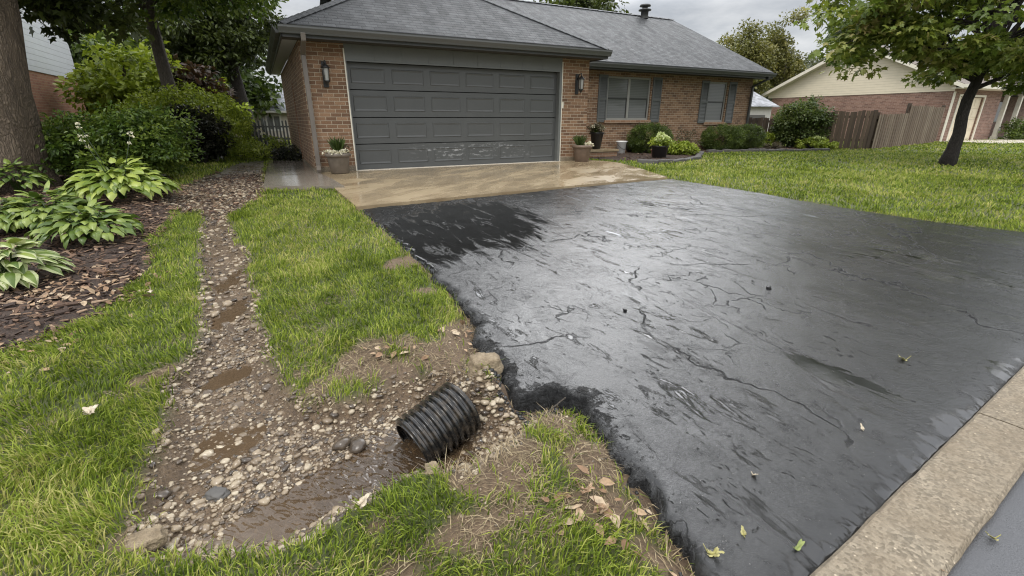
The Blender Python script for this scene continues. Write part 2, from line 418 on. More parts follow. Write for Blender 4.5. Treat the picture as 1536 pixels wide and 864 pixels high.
def terrain():
    t = NT('soil_and_turf'); v = t.coord(); mud, mul, lawn = t.attr('mud'), t.attr('mulch'), t.attr('lawn')
    n = t.noise(v, 7, 8, .65); nf = t.noise(v, 60, 6, .7); nl = t.noise(v, 1.3, 4)
    soil = t.mix(t.mr(n, .3, .7), (.10, .064, .036), (.185, .128, .078)); soil = t.mix(t.mr(nf, .42, .66, 0, .8), soil, (.05, .031, .018))
    wet = t.mix(t.mr(n, .35, .65), (.085, .056, .032), (.175, .122, .074)); wet = t.mix(t.mr(nf, .42, .66, 0, .75), wet, (.045, .029, .017))
    turf = t.mix(t.mr(nf, .35, .7), (.038, .052, .014), (.10, .115, .035)); turf = t.mix(t.mr(nl, .45, .65, 0, .45), turf, (.13, .125, .05))
    mulch = t.mix(t.mr(nf, .35, .7), (.018, .011, .008), (.075, .046, .03))
    c = t.mix(lawn, soil, turf); c = t.mix(mud, c, wet); c = t.mix(mul, c, mulch)
    h = t.math('ADD', nf, t.math('MULTIPLY', n, 1.5))
    ro = t.math('SUBTRACT', .78, t.math('MULTIPLY', mud, t.mr(n, .3, .6, .35, .7)))
    t.bs(Base_Color=c, Roughness=ro, Normal=t.bump(h, .8, .02)); return t.m
M['terrain'] = terrain()
def water():
    t = NT('muddy_water'); v = t.coord(); near = t.attr('flow')
    w = t.noise(t.coord((1, 2.4, 1), rot=(0, 0, R(28))), 13, 1.5, .45, .7); w2 = t.noise(v, 6, 1, .5, .4)
    nb = t.bump(t.math('ADD', t.math('MULTIPLY', w, t.mr(near, 0, 1, .15, 1.)), t.math('MULTIPLY', w2, .35)), 1., .022)
    silt = t.mix(t.noise(v, 5, 4), (.10, .068, .040), (.165, .115, .072))
    df = t.n('BsdfDiffuse', {'Color': silt}); tr = t.n('BsdfTransparent', {'Color': (.62, .53, .42, 1)})
    gl = t.n('BsdfGlossy', {'Color': (1, 1, 1, 1), 'Roughness': .03, 'Normal': nb}); fr = t.n('Fresnel', {'IOR': 1.42, 'Normal': nb})
    m1 = t.n('MixShader', {0: t.mr(near, 0, 1, .6, .32)}); t.t.links.new(tr.outputs[0], m1.inputs[1]); t.t.links.new(df.outputs[0], m1.inputs[2])
    m2 = t.n('MixShader', {0: t.math('MINIMUM', t.math('MULTIPLY', fr.outputs[0], 1.3), 1.)}); t.t.links.new(m1.outputs[0], m2.inputs[1]); t.t.links.new(gl.outputs[0], m2.inputs[2])
    t.t.links.new(m2.outputs[0], t.out.inputs[0]); return t.m
M['water'] = water()
def stones():
    t = NT('river_gravel'); n = t.noise(t.coord(), 45, 5)
    c = t.ramp(t.attr('rnd'), [(0, (.035, .029, .024)), (.28, (.105, .08, .056)), (.55, (.20, .152, .10)), (.8, (.30, .24, .165)), (1, (.44, .38, .28))])
    c = t.mix(t.mr(n, .4, .75, 0, .5), c, (.12, .085, .055))
    t.bs(Base_Color=c, Roughness=t.mr(n, .3, .7, .12, .4), Normal=t.bump(n, .3, .004)); return t.m
M['stones'] = stones()
def rnd_mat(name, stops, rough=.75):
    t = NT(name); c = t.ramp(t.attr('rnd'), [(k/(len(stops)-1), s) for k, s in enumerate(stops)]); n = t.noise(t.coord(), 60, 4)
    t.bs(Base_Color=t.mix(t.mr(n, .4, .7, 0, .4), c, (.02, .013, .008)), Roughness=rough); return t.m
M['chips'] = rnd_mat('bark_mulch_chips', [(.026, .014, .009), (.06, .032, .019), (.11, .06, .034), (.19, .115, .068), (.33, .235, .155)])
M['straw'] = rnd_mat('dry_straw', [(.12, .085, .045), (.2, .15, .085), (.3, .23, .13), (.38, .31, .19)])
M['deadleaf'] = rnd_mat('dead_leaf', [(.16, .09, .045), (.26, .16, .09), (.36, .25, .15), (.45, .36, .25)])
def plastic():
    t = NT('corrugated_black_plastic'); n = t.noise(t.coord(), 30, 6)
    c = t.mix(t.mr(n, .46, .7, 0, .55), (.012, .012, .012), (.085, .066, .046))
    t.bs(Base_Color=c, Roughness=t.mr(n, .3, .7, .12, .32)); return t.m
M['plastic'] = plastic()
def wood():
    t = NT('weathered_cedar'); v = t.coord((14, 14, 1.2)); n = t.noise(v, 1.5, 8, .6); r = t.attr('rnd')
    c = t.ramp(r, [(0, (.055, .038, .026)), (.4, (.115, .08, .052)), (.75, (.17, .125, .085)), (1, (.25, .20, .145))])
    c = t.mix(t.mr(n, .35, .7, 0, .6), c, (.04, .03, .022)); t.bs(Base_Color=c, Roughness=.8, Normal=t.bump(n, .4, .006)); return t.m
M['wood'] = wood()
def grassmat():
    t = NT('lawn_blades'); pos = t.coord()
    p1 = t.noise(pos, .55, 4); p2 = t.noise(pos, 3.2, 4)
    f = t.math('ADD', t.attr('rnd'), t.math('MULTIPLY', t.math('SUBTRACT', p1, .5), 1.3)); f = t.math('ADD', f, t.math('MULTIPLY', t.math('SUBTRACT', p2, .5), 1.2))
    c = t.ramp(f, [(0, (.065, .098, .012)), (.28, (.13, .19, .02)), (.58, (.225, .29, .034)), (.85, (.335, .385, .064)), (1, (.45, .42, .15))])
    t.bs(Base_Color=c, Roughness=.5); t.b.inputs['Specular IOR Level'].default_value = .22
    tr = t.n('BsdfTranslucent', {'Color': c}); mx = t.n('MixShader', {0: .4})
    t.t.links.new(t.b.outputs[0], mx.inputs[1]); t.t.links.new(tr.outputs[0], mx.inputs[2]); t.t.links.new(mx.outputs[0], t.out.inputs[0]); return t.m
M['grass'] = grassmat()
# foliage palettes
M['lf_oak'] = m_leaf('oak_leaves', [(.02, .028, .009), (.038, .052, .015), (.07, .092, .022), (.12, .15, .035)], trans=.3)
M['lf_maple'] = m_leaf('maple_leaves', [(.05, .08, .016), (.10, .145, .025), (.165, .215, .037), (.245, .27, .06), (.35, .28, .13)], trans=.35, nscale=.7)
M['lf_dark'] = m_leaf('dark_green_leaves', [(.024, .04, .01), (.048, .076, .018), (.085, .125, .026), (.14, .185, .04)])
M['lf_azalea'] = m_leaf('azalea_leaves', [(.028, .055, .011), (.065, .115, .02), (.13, .19, .03), (.23, .285, .05)], nscale=1.6)
M['lf_lime'] = m_leaf('lime_leaves', [(.10, .14, .018), (.20, .26, .028), (.32, .385, .045), (.44, .48, .10)])
M['lf_yellow'] = m_leaf('yellowing_leaves', [(.07, .075, .022), (.12, .125, .036), (.18, .175, .052), (.26, .235, .08)])
M['lf_grey'] = m_leaf('far_grey_green_leaves', [(.045, .055, .032), (.07, .082, .045), (.10, .11, .06), (.14, .145, .08)])
M['lf_burg'] = m_leaf('burgundy_leaves', [(.02, .017, .010), (.04, .026, .015), (.065, .036, .022), (.09, .05, .03)])
M['lf_box'] = m_leaf('boxwood_leaves', [(.024, .038, .009), (.054, .082, .016), (.10, .145, .025), (.17, .22, .042)], nscale=3)
M['lf_holly'] = m_leaf('dark_glossy_leaves', [(.012, .015, .01), (.025, .03, .018), (.05, .052, .035), (.12, .11, .09)], .25)
M['lf_vib'] = m_leaf('viburnum_leaves', [(.03, .048, .014), (.06, .09, .024), (.105, .145, .038), (.2, .215, .09)])
M['lf_hosta'] = m_leaf('hosta_leaves', [(.09, .14, .022), (.16, .225, .034), (.25, .315, .055), (.36, .42, .10)], .38, .2)
M['lf_hosta2'] = m_leaf('mid_green_hosta_leaves', [(.05, .09, .018), (.10, .155, .028), (.165, .225, .042), (.24, .30, .07)], .38, .2)
M['lf_pale'] = m_leaf('cream_leaves', [(.30, .36, .15), (.42, .46, .23), (.52, .54, .33)], .45, .2)
M['fl_white'] = m_leaf('cream_flowers', [(.5, .46, .33), (.66, .62, .48), (.74, .71, .6)], .6, .2)
M['fl_pink'] = m_leaf('pink_flowers', [(.42, .2, .17), (.5, .28, .23), (.6, .42, .36)], .6, .2)
M['fl_limecream'] = m_leaf('pale_lime_flowers', [(.34, .42, .14), (.5, .56, .24), (.66, .68, .42)], .6, .2)
M['spike'] = m_leaf('spiky_grass_leaves', [(.03, .05, .015), (.055, .085, .02), (.10, .14, .035)], .4, .2)
M['wild'] = m_leaf('thin_twiggy_leaves', [(.06, .05, .028), (.10, .085, .045), (.16, .12, .075)], .5, .2)
M['yleaf'] = rnd_mat('yellow_fallen_leaf', [(.30, .275, .085), (.38, .35, .13), (.44, .40, .2)], .5)
M['gleaf'] = rnd_mat('green_fallen_leaf', [(.18, .235, .06), (.26, .3, .09)], .5)
M['pleaf'] = rnd_mat('pale_fallen_leaf', [(.45, .38, .27), (.58, .50, .38)], .6)
def chunk():
    t = NT('rough_concrete_chunk'); v = t.coord(); n = t.noise(v, 14, 8, .7); nf = t.noise(v, 110, 4)
    c = t.mix(t.mr(n, .35, .68), (.15, .11, .065), (.35, .28, .185)); c = t.mix(t.mr(nf, .52, .7, 0, .7), c, (.10, .075, .05))
    t.bs(Base_Color=c, Roughness=.75, Normal=t.bump(t.math('ADD', n, nf), .8, .012)); return t.m
M['chunk'] = chunk()

# ------------------------------------------------------------------ leaf generators
SH_OV = (np.array([(0, 0, 0), (.27, .33, .07), (.2, .7, .03), (0, 1, -.06), (-.2, .7, .03), (-.27, .33, .07)]), [np.array([[0, 1, 2, 3], [0, 3, 4, 5]])])
SH_RH = (np.array([(0, 0, 0), (.33, .45, .05), (0, 1, -.05), (-.33, .45, .05)]), [np.array([[0, 1, 2, 3]])])
SH_MP = (np.array([(0, 0, 0), (.34, .12, .03), (.22, .3, .03), (.55, .55, .0), (.2, .6, .03), (0, 1, -.06), (-.2, .6, .03), (-.55, .55, 0), (-.22, .3, .03), (-.34, .12, .03)]),
         [np.array([[0, 1, 2, 4], [0, 4, 5, 6], [0, 6, 8, 9]]), np.array([[2, 3, 4], [6, 7, 8]])])
def nrm(a): return a/(np.linalg.norm(a, axis=-1, keepdims=True)+1e-9)
def leafmesh(name, P, D, N, size, mat, parent=None, shape=SH_RH, wid=1., rnd=None):
    P = np.asarray(P); n = len(P); D = nrm(D); S = nrm(np.cross(D, N)); N2 = np.cross(S, D)
    sh, fs = shape; k = len(sh); size = np.broadcast_to(size, (n,))
    Vt = P[:, None]+size[:, None, None]*(sh[None, :, 0, None]*S[:, None]*wid+sh[None, :, 1, None]*D[:, None]+sh[None, :, 2, None]*N2[:, None])
    faces = [(np.arange(n)[:, None, None]*k+f[None]).reshape(-1, f.shape[1]) for f in fs]
    rnd = RNG.random(n) if rnd is None else rnd
    return np_mesh(name, Vt.reshape(-1, 3), faces, mat, parent, {'rnd': np.repeat(rnd, k)})
def unit(n):
    return nrm(RNG.normal(size=(n, 3)))
def clumped(ells, nclump, per, cr, flat=.55, shell=.6, gap=.0, gscale=.5, seed=0., zmin=None):
    """positions of leaves in clumps filling ellipsoids [(cx,cy,cz,rx,ry,rz)]"""
    w = np.array([e[3]*e[4]*e[5] for e in ells])**.7; w /= w.sum()
    C = []
    while len(C) < nclump:
        e = ells[RNG.choice(len(ells), p=w)]
        d = unit(1)[0]; r = RNG.random()**(shell/1.5)
        c = np.array(e[:3])+d*r*np.array(e[3:])
        if zmin is not None and c[2] < zmin: continue
        if gap and vnoise(c[None], gscale, seed, 2)[0] < gap-.35: continue
        C.append(c)
    C = np.array(C); rr = cr*RNG.uniform(.55, 1.35, len(C))
    d = unit(nclump*per)*(RNG.random((nclump*per, 1))**.45); d[:, 2] *= flat
    P = np.repeat(C, per, 0)+d*np.repeat(rr, per)[:, None]
    cr_ = np.repeat(RNG.random(nclump), per)
    return C, P, d, cr_
def foliage(name, mat, parent, ells, nclump, per, cr, leaf, flat=.55, shell=.6, gap=0., gscale=.5, seed=0., shape=SH_RH, wid=1., droop=.35, upn=1.1, zmin=None, centre=None):
    C, P, d, cr_ = clumped(ells, nclump, per, cr, flat, shell, gap, gscale, seed, zmin)
    n = len(P)
    D = nrm(d)+unit(n)*.8; D[:, 2] -= droop
    N = unit(n)*.8; N[:, 2] += upn
    rnd = np.clip(.5*RNG.random(n)+.5*cr_, 0, 1)
    o = leafmesh(name, P, D, N, leaf*RNG.uniform(.6, 1.3, n), mat, parent, shape, wid, rnd)
    return o, C
def limbs(mb, start, ends, r0, r1=.012, sag=.0, n=6):
    s = np.array(start, float)
    for e in ends:
        e = np.array(e, float); d = e-s; L = np.linalg.norm(d)
        mid = s+d*.5+np.array([0, 0, .12*L-sag])+unit(1)[0]*.07*L
        pts = [s, s+(mid-s)*.5+unit(1)[0]*.03*L, mid, mid+(e-mid)*.5+unit(1)[0]*.03*L, e]
        mb.tube(pts, [r0, r0*.8, r0*.55, r0*.35, r1], n, cap=False)
def tree(name, base, lean, height, r, ells, mats, label, cat='tree', nclump=160, per=60, cr=.55, leaf=.12, gap=.0, gscale=.5, group=None, nlimb=16, fork=.45, shape=SH_RH, wid=1., seed=0., flare=1.5, shell=.6, zmin=None, flat=.55, wob=.12, droop=.35, forks=3):
    base = np.array(base, float); root = empty(name, base, label, cat, group)
    top = base+np.array([lean[0], lean[1], height]); mb = MB(); K = 12
    pts = [base+(top-base)*(k/K)+np.array([.05*math.sin(k*1.3+seed), .05*math.cos(k*1.7+seed), 0])*(0 if k == 0 else 1)*min(1, r*4) for k in range(K+1)]
    pts[0] = pts[0]-np.array([0, 0, .12])
    rad = [r*(1-.62*(k/K))*(1+(flare-1)*math.exp(-k*1.5)) for k in range(K+1)]
    mb.tube(pts, rad, 18, wob=wob, seed=seed); mb.build('trunk', mats[0], root)
    o, C = foliage('crown', mats[1], root, ells, nclump, per, cr, leaf, gap=gap, gscale=gscale, seed=seed, shape=shape, wid=wid, shell=shell, zmin=zmin, flat=flat, droop=droop)
    lm = MB(); idx = RNG.choice(len(C), min(nlimb, len(C)), replace=False)
    for q in idx:
        k = int(RNG.uniform(fork, .95)*K); limbs(lm, pts[k], [C[q]], rad[k]*.5)
    if nlimb: lm.build('branches', mats[0], root)
    return root, C

# ------------------------------------------------------------------ ground layout (outlines traced on the ground)
P_drive = poly([(540, 315), (560, 336), (600, 370), (640, 408), (680, 446), (703, 472), (713, 495), (709, 518), (716, 538), (738, 556), (750, 578), (748, 600),
                (772, 614), (802, 609), (835, 604), (868, 610), (890, 635), (905, 655), (925, 682), (945, 708), (965, 737), (985, 770), (1008, 802), (1030, 834), (1045, 864), (1075, 930)])
curb_a, curb_b = G(1220, 864)[:2], G(1536, 552)[:2]
cd = (curb_b-curb_a)/np.linalg.norm(curb_b-curb_a); cn = np.array([-cd[1], cd[0]])
P_right = poly([(1005, 269), (1100, 284), (1200, 302), (1300, 319), (1400, 334), (1536, 349)])
rd = P_right[-1]-P_right[-2]; rd /= np.linalg.norm(rd)
far_r = P_right[-1]+rd*5
P_drive_poly = np.vstack([P_drive, [curb_a-cd*.35-cn*.02], [curb_a-cn*.02], [curb_b-cn*.02], [curb_b+cd*6-cn*.02], [far_r+np.array([1.6, -1.2])], [far_r], P_right[::-1]])
A = lambda *p: G(*p)[:2]
hh = lambda i, j: H(i, j, 0)[:2]
P_apron = np.array([A(535, 313), A(1000, 268), A(962, 255), A(930, 246), hh(6.4, -.75), hh(6.15, .02), hh(-.1, .02), hh(-.86, -.13), A(470, 268), A(500, 283)])
P_slab = np.array([A(396, 284), A(517, 284), A(498, 272), hh(-.86, -.2), hh(-.87, 3.1), A(404, 244)])
swale_px = [(300, 318), (298, 400), (297, 470), (290, 522), (258, 560), (240, 612), (224, 660), (215, 715), (200, 758), (188, 800), (212, 842), (300, 842),
            (400, 828), (470, 803), (520, 764), (572, 733), (612, 708), (660, 712), (715, 708), (765, 682), (805, 652), (812, 622), (750, 604), (700, 548), (640, 556), (590, 565), (530, 588),
            (455, 590), (432, 562), (412, 530), (402, 500), (391, 440), (371, 380), (346, 322), (385, 300), (398, 286), (396, 262), (396, 240), (352, 246), (318, 262), (262, 282), (240, 302), (268, 322)]
P_swale = poly(swale_px)
P_mulch = poly([(-260, 620), (0, 532), (60, 502), (150, 470), (190, 445), (222, 400), (228, 365), (262, 322), (272, 298), (258, 280), (250, 262), (60, 245), (-400, 250)])
P_street = np.array([curb_a-cd*9-cn*.12, curb_b+cd*14-cn*.12, curb_b+cd*14-cn*7, curb_a-cd*9-cn*7])
P_curb = np.array([curb_a-cd*9+cn*.05, curb_b+cd*14+cn*.05, curb_b+cd*14-cn*.3, curb_a-cd*9-cn*.3])
P_seam = np.array([A(530, 318), A(1002, 273), A(998, 264), A(535, 308)])
# bare, worn patches in the turf: centre px, radii px
BARE = [(590, 548, 150, 44), (690, 505, 45, 34), (760, 680, 130, 40), (720, 720, 70, 28), (880, 700, 60, 60), (900, 760, 70, 34),
        (720, 790, 40, 14), (960, 820, 40, 30), (560, 790, 30, 14), (238, 560, 30, 12), (215, 800, 60, 24), (600, 395, 28, 12), (640, 440, 26, 10),
        (1020, 850, 60, 20), (835, 640, 62, 32), (950, 700, 28, 34), (1240, 330, 60, 6), (1440, 345, 80, 6)]
def bare_mask(P2):
    m = np.zeros(len(P2))
    for (x, y, rx, ry) in BARE:
        c = G(x, y)[:2]; ax = G(x+rx, y)[:2]-c; ay = (G(x, y-ry)[:2]-G(x, y+ry)[:2])/2
        d = P2-c; a = d@ax/(ax@ax); b = d@ay/(ay@ay)
        m = np.maximum(m, 1-(a*a+b*b))
    c = G(800, 770)[:2]
    return m+.17*np.exp(-((P2-c)**2).sum(1)/.42**2)+.2*np.exp(-((P2-G(650, 780)[:2])**2).sum(1)/.4**2)
POOLS = [(352, 405, 20, 30, .03), (345, 455, 24, 30, .03), (335, 542, 34, 14, .04), (330, 640, 60, 34, .012), (425, 736, 85, 36, .045), (520, 692, 98, 40, .055), (585, 670, 60, 34, .06)]
def pool_mask(P2):
    m = np.zeros(len(P2))
    for (x, y, rx, ry, dz) in POOLS:
        c = G(x, y)[:2]; ax = G(x+rx, y)[:2]-c; ay = (G(x, y-ry)[:2]-G(x, y+ry)[:2])/2
        d = P2-c; a = d@ax/(ax@ax); b = d@ay/(ay@ay)
        m = np.maximum(m, dz*sst(1-(a*a+b*b), 0, .8))
    return m
pipe_m = G(616, 652)[:2]; pipe_e = G(694, 612)[:2]; pax = (pipe_e-pipe_m)/np.linalg.norm(pipe_e-pipe_m)
BED2 = np.array([A(905, 240), A(955, 243), A(985, 246), A(1045, 240), A(1050, 231), A(1100, 228), A(1245, 227), A(1240, 217), hh(15.6, 2.2), hh(6.4, 2.2), hh(6.4, .7)])

def masks(P2):
    P2 = np.asarray(P2, float); wob = .05*vnoise(P2, 3.2, 3., 3)+.03*vnoise(P2, 11, 9., 2)
    near = sst(P2[:, 1], 9, 4)
    sw = sdist(P2, P_swale)+wob
    mu = sdist(P2, P_mulch)+wob*2; b2 = sdist(P2, BED2)+wob
    dr = sdist(P2, P_drive_poly); ap = sdist(P2, P_apron); sl = sdist(P2, P_slab)
    hard = np.maximum(np.maximum(dr, ap), np.maximum(sl, np.maximum(np.maximum(sdist(P2, P_street), sdist(P2, P_seam)), sdist(P2, P_curb))))
    bm_ = bare_mask(P2)
    return dict(swale=sw, mulch=np.maximum(mu, b2), drive=dr, hard=hard, bare=bm_-.08+(.52+.75*sst(bm_, 0, .3))*vnoise(P2, 5.5, 4., 4)+.45*np.exp(-(np.minimum(dr, 0)/.05)**2)*sst(P2[:, 1], 4.5, 2.5), slab=sl)

def terrain_z(P2, mk=None):
    mk = mk or masks(P2)
    z = gy(P2[:, 1]).copy()
    near = sst(P2[:, 1], 12, 6)
    z += .012*vnoise(P2, 1.7, 1., 3)*near+.012*vnoise(P2, 7, 2., 3)*sst(P2[:, 1], 6, 3)
    low = sst(P2[:, 1], 3.4, 2.5)
    dep = sst(mk['swale'], -.03, .15)*(.07+.04*low)
    z -= dep+pool_mask(P2)*1.0
    # hollow where the pipe comes out from under the drive
    d = P2-pipe_m; a = d@pax; b = d@np.array([-pax[1], pax[0]])
    z -= .06*np.exp(-(np.maximum(np.abs(a-.0)-.16, 0)/.1)**2-(b/.16)**2)
    z += .19*np.exp(-((a-.47)/.11)**2-(b/.19)**2)
    z -= .05*np.exp(-((P2-G(770, 606)[:2])**2).sum(1)/.11**2)
    # bank ledge above the pipe
    z += .035*np.exp(-((P2-G(600, 520)[:2])**2).sum(1)/.3**2)+.03*np.exp(-((P2-G(850, 690)[:2])**2).sum(1)/.25**2)
    # drop below paving
    z -= .10*sst(mk['hard'], .02, .10)
    z -= .05*np.exp(-(np.minimum(mk['drive'], 0)/.09)**2)*sst(P2[:, 1], 4.5, 2.8)
    mulch_h = .03*sst(mk['mulch'], 0, .4); z += mulch_h
    return z

def build_ground():
    fx = np.arange(-4.6, 3.4, .03); fy = np.arange(.3, 5.4, .03)
    def ext(a, lim, up, st=.04, gr=1.09):
        out = []; x = a; s = st
        while (x < lim) if up else (x > lim):
            x += s if up else -s; s = min(s*gr, 25); out.append(x)
        return out
    xs = np.array(sorted(ext(fx[0], -320, False))+list(fx)+ext(fx[-1], 320, True)); xs = np.unique(np.sort(xs))
    ys = np.array(sorted(ext(fy[0], -60, False))+list(fy)+ext(fy[-1], 420, True, gr=1.03)); ys = np.unique(np.sort(ys))
    X, Y = np.meshgrid(xs, ys); P2 = np.c_[X.ravel(), Y.ravel()]
    mk = masks(P2); z = terrain_z(P2, mk)
    nx, ny = len(xs), len(ys); a = (np.arange(ny-1)[:, None]*nx+np.arange(nx-1)[None]).ravel()
    fc = np.c_[a, a+1, a+nx+1, a+nx]
    mud = sst(mk['swale'], -.03, .06); mul = sst(mk['mulch'], -.02, .05)
    lawn = (1-sst(mk['bare'], .1, .5))*sst(-mk['hard'], .0, .07)
    o = np_mesh('ground', np.c_[P2, z], [fc], M['terrain'], None, {'mud': mud, 'mulch': mul, 'lawn': lawn}, True)
    tag(o, kind='structure')
build_ground()

# ---- paving sheets
PUDS = [(700, 338, 150, 46, 1.), (660, 375, 60, 40, .8), (1280, 590, 58, 34, .62), (1235, 560, 50, 22, .5), (1400, 720, 160, 30, .0), (1090, 318, 150, 9, .36), (960, 350, 90, 14, .3), (1020, 610, 120, 40, .3), (1390, 400, 120, 30, .32)]
def pud_attr(P2):
    m = np.zeros(len(P2))
    for x, y, rx, ry, w_ in PUDS:
        c = G(x, y)[:2]; ax = G(x+rx, y)[:2]-c; ay = (G(x, y-ry)[:2]-G(x, y+ry)[:2])/2; d = P2-c
        m = np.maximum(m, w_*sst(1-((d@ax/(ax@ax))**2+(d@ay/(ay@ay))**2), 0, .8))
    g_ = (P2-curb_a)@cn
    return np.maximum(m*1.0, 0.62*sst(g_+.06*vnoise(P2, 2.5, 61., 2), .12, .02))
def edge_sheet(name, Q, mat, step, top, roll=.02, rollw=.1, edge_noise=0., zadd=None, drop=.12, attr=None):
    lo = Q.min(0)-step*2; hi = Q.max(0)+step*2
    xs = np.arange(lo[0], hi[0], step); ys = np.arange(lo[1], hi[1], step)
    X, Y = np.meshgrid(xs, ys); P2 = np.c_[X.ravel(), Y.ravel()]
    sd = sdist(P2, Q)+(edge_noise*vnoise(P2, 9, 5., 4)*(sst(P2[:, 1], 9, 5))*sst((P2-curb_a)@cn, .06, .25) if edge_noise else 0)
    nx = len(xs); ny = len(ys); a = (np.arange(ny-1)[:, None]*nx+np.arange(nx-1)[None]).ravel()
    fc = np.c_[a, a+1, a+nx+1, a+nx]
    keep = (sd[fc] > 0).any(1); fc = fc[keep]
    # pull outside vertices back to the outline along the distance gradient
    e = step*.5
    gx = (sdist(P2+[e, 0], Q)-sdist(P2-[e, 0], Q))/(2*e); gy_ = (sdist(P2+[0, e], Q)-sdist(P2-[0, e], Q))/(2*e)
    g = nrm(np.c_[gx, gy_]); out = sd < 0
    P3 = P2.copy(); P3[out] += g[out]*(-sd[out])[:, None]
    z = gy(P3[:, 1])+top-roll*(1-np.clip(sd/rollw, 0, 1))**2
    z[out] -= drop
    if zadd is not None: z += zadd(P3, sd)
    used = np.unique(fc); mp = np.full(len(P2), -1); mp[used] = np.arange(len(used))
    o = np_mesh(name, np.c_[P3, z][used], [mp[fc]], mat, None, ({'pud': attr(P3[used]), 'lip': (np.maximum(np.exp(-((P3-G(790, 570)[:2])**2).sum(1)/.55**2)*(1-sst(sd, .03, .2)), .5*(1-sst(sd, .0, .06))*sst(P3[:, 0], 2.2, .6)))[used]} if attr else None), True)
    return tag(o, kind='structure')
def drive_z(P3, sd):
    lip = np.exp(-((P3-G(790, 580)[:2])**2).sum(1)/.45**2)
    z = .006*vnoise(P3, .9, 6., 2)+.0022*vnoise(P3, 6, 8., 2)
    z += lip*(.012*sst(sd, 0, .1)-.065*(1-sst(sd, 0, .08))**1.2)+lip*.03*vnoise(P3, 9, 3., 3)*(1-sst(sd, .03, .2))*.6+lip*.026*vnoise(P3, 22, 6., 3)*(1-sst(sd, .02, .24))
    # dip towards the kerb gutter
    cdn = (P3-curb_a)@cn; z += .022*(1-np.clip(sd/.07, 0, 1))**2*(1-sst(cdn, .06, .22))
    z -= .012*np.exp(-(cdn/.07)**2)
    return z
edge_sheet('asphalt_driveway', P_drive_poly, M['asphalt'], .024, .025, .035, .07, .075, drive_z, .12, pud_attr)
tag(bpy.data.objects['asphalt_driveway'], kind='structure')
# concrete apron as two slabs with a control joint between them
jA, jB = A(880, 285), hh(3.0, .02)
def split(Q, a, b, side, gap=.006):
    n = np.array([-(b-a)[1], (b-a)[0]]); n /= np.linalg.norm(n); n *= side; out = []
    a = a+n*gap
    for k in range(len(Q)):
        p, q = Q[k], Q[(k+1) % len(Q)]; dp, dq = (p-a)@n, (q-a)@n
        if dp >= 0: out.append(p)
        if dp*dq < 0: out.append(p+(q-p)*dp/(dp-dq))
    return np.array(out)
def slab_obj(name, Q, mat, top, thick=.14, bevel=.006):
    mb = MB(); m = []
    # subdivide along the outline so that it follows the ramp
    pts = []
    for k in range(len(Q)):
        p, q = Q[k], Q[(k+1) % len(Q)]; n = max(1, int(np.linalg.norm(q-p)/.6))
        pts += [p+(q-p)*i/n for i in range(n)]
    me = bpy.data.meshes.new(name); bm = bmesh.new()
    vs = [bm.verts.new((p[0], p[1], float(gy(p[1]))+top)) for p in pts]; f = bm.faces.new(vs)
    if f.normal.z < 0: f.normal_flip()
    bmesh.ops.triangulate(bm, faces=[f])
    r = bmesh.ops.extrude_face_region(bm, geom=bm.faces[:]); 
    for v_ in [e for e in r['geom'] if isinstance(e, bmesh.types.BMVert)]: v_.co.z -= thick
    bmesh.ops.recalc_face_normals(bm, faces=bm.faces); bm.to_mesh(me); bm.free()
    return tag(link(name, me, mat, None), kind='structure')
slab_obj('concrete_apron', split(P_apron, jA, jB, 1), M['apron'], .03)
slab_obj('concrete_apron', split(P_apron, jA, jB, -1), M['apron'], .03)
slab_obj('concrete_path', P_slab, M['slab'], .055, .16)
# kerb in two lengths with an open joint, street beyond
def kerb(a, b, top):
    n = 40; mb = MB(); rows = []
    prof = [(.0, -.15), (.0, -.012), (-.012, 0), (-.12, .003), (-.225, 0), (-.24, -.015), (-.24, -.15)]
    for k in range(n+1):
        p = a+(b-a)*k/n; w = .004*mnoise.noise((k*.6, a[0], 0))
        rows.append([(p[0]+cn[0]*(d+w), p[1]+cn[1]*(d+w), float(gy(p[1]))+top+z) for d, z in prof])
    mb.grid(rows, smooth=False); mb.face(rows[0], raw=True); mb.face(rows[-1][::-1], raw=True)
    o = mb.build('concrete_kerb', M['curb']); tag(o, kind='structure')
kj = G(1463, 626)[:2]; kj = curb_a+cd*((kj-curb_a)@cd)
kerb(curb_a-cd*9, curb_a-cd*.608, .03); kerb(curb_a-cd*.6, kj-cd*.004, .03); kerb(kj+cd*.004, curb_b+cd*14, .031)
edge_sheet('street', P_street, M['street'], .12, .006, 0, .1, 0, None, .1)

# ---- muddy water lying in the channel
def build_water():
    lo, hi = P_swale.min(0), P_swale.max(0); hi[1] = 5.; st = .03
    xs = np.arange(lo[0], hi[0], st); ys = np.arange(lo[1], hi[1], st); X, Y = np.meshgrid(xs, ys); P2 = np.c_[X.ravel(), Y.ravel()]
    sd = sdist(P2, P_swale); nx, ny = len(xs), len(ys)
    low = sst(P2[:, 1], 3.4, 2.5)
    z = gy(P2[:, 1])-.077-.04*low+.002*vnoise(P2, 14, 2., 2)
    tz = terrain_z(P2)
    a = (np.arange(ny-1)[:, None]*nx+np.arange(nx-1)[None]).ravel(); fc = np.c_[a, a+1, a+nx+1, a+nx]
    dp = np.sqrt(((P2-pipe_m)**2).sum(1))
    fc = fc[(z[fc] > tz[fc]-.006).any(1) & (sd[fc] > .06).all(1)]
    used = np.unique(fc); mp = np.full(len(P2), -1); mp[used] = np.arange(len(used))
    o = np_mesh('muddy_water', np.c_[P2, z][used], [mp[fc]], M['water'], None, {'flow': sst(dp, .75, .25)[used]}, True)
    tag(o, kind='structure')
build_water()

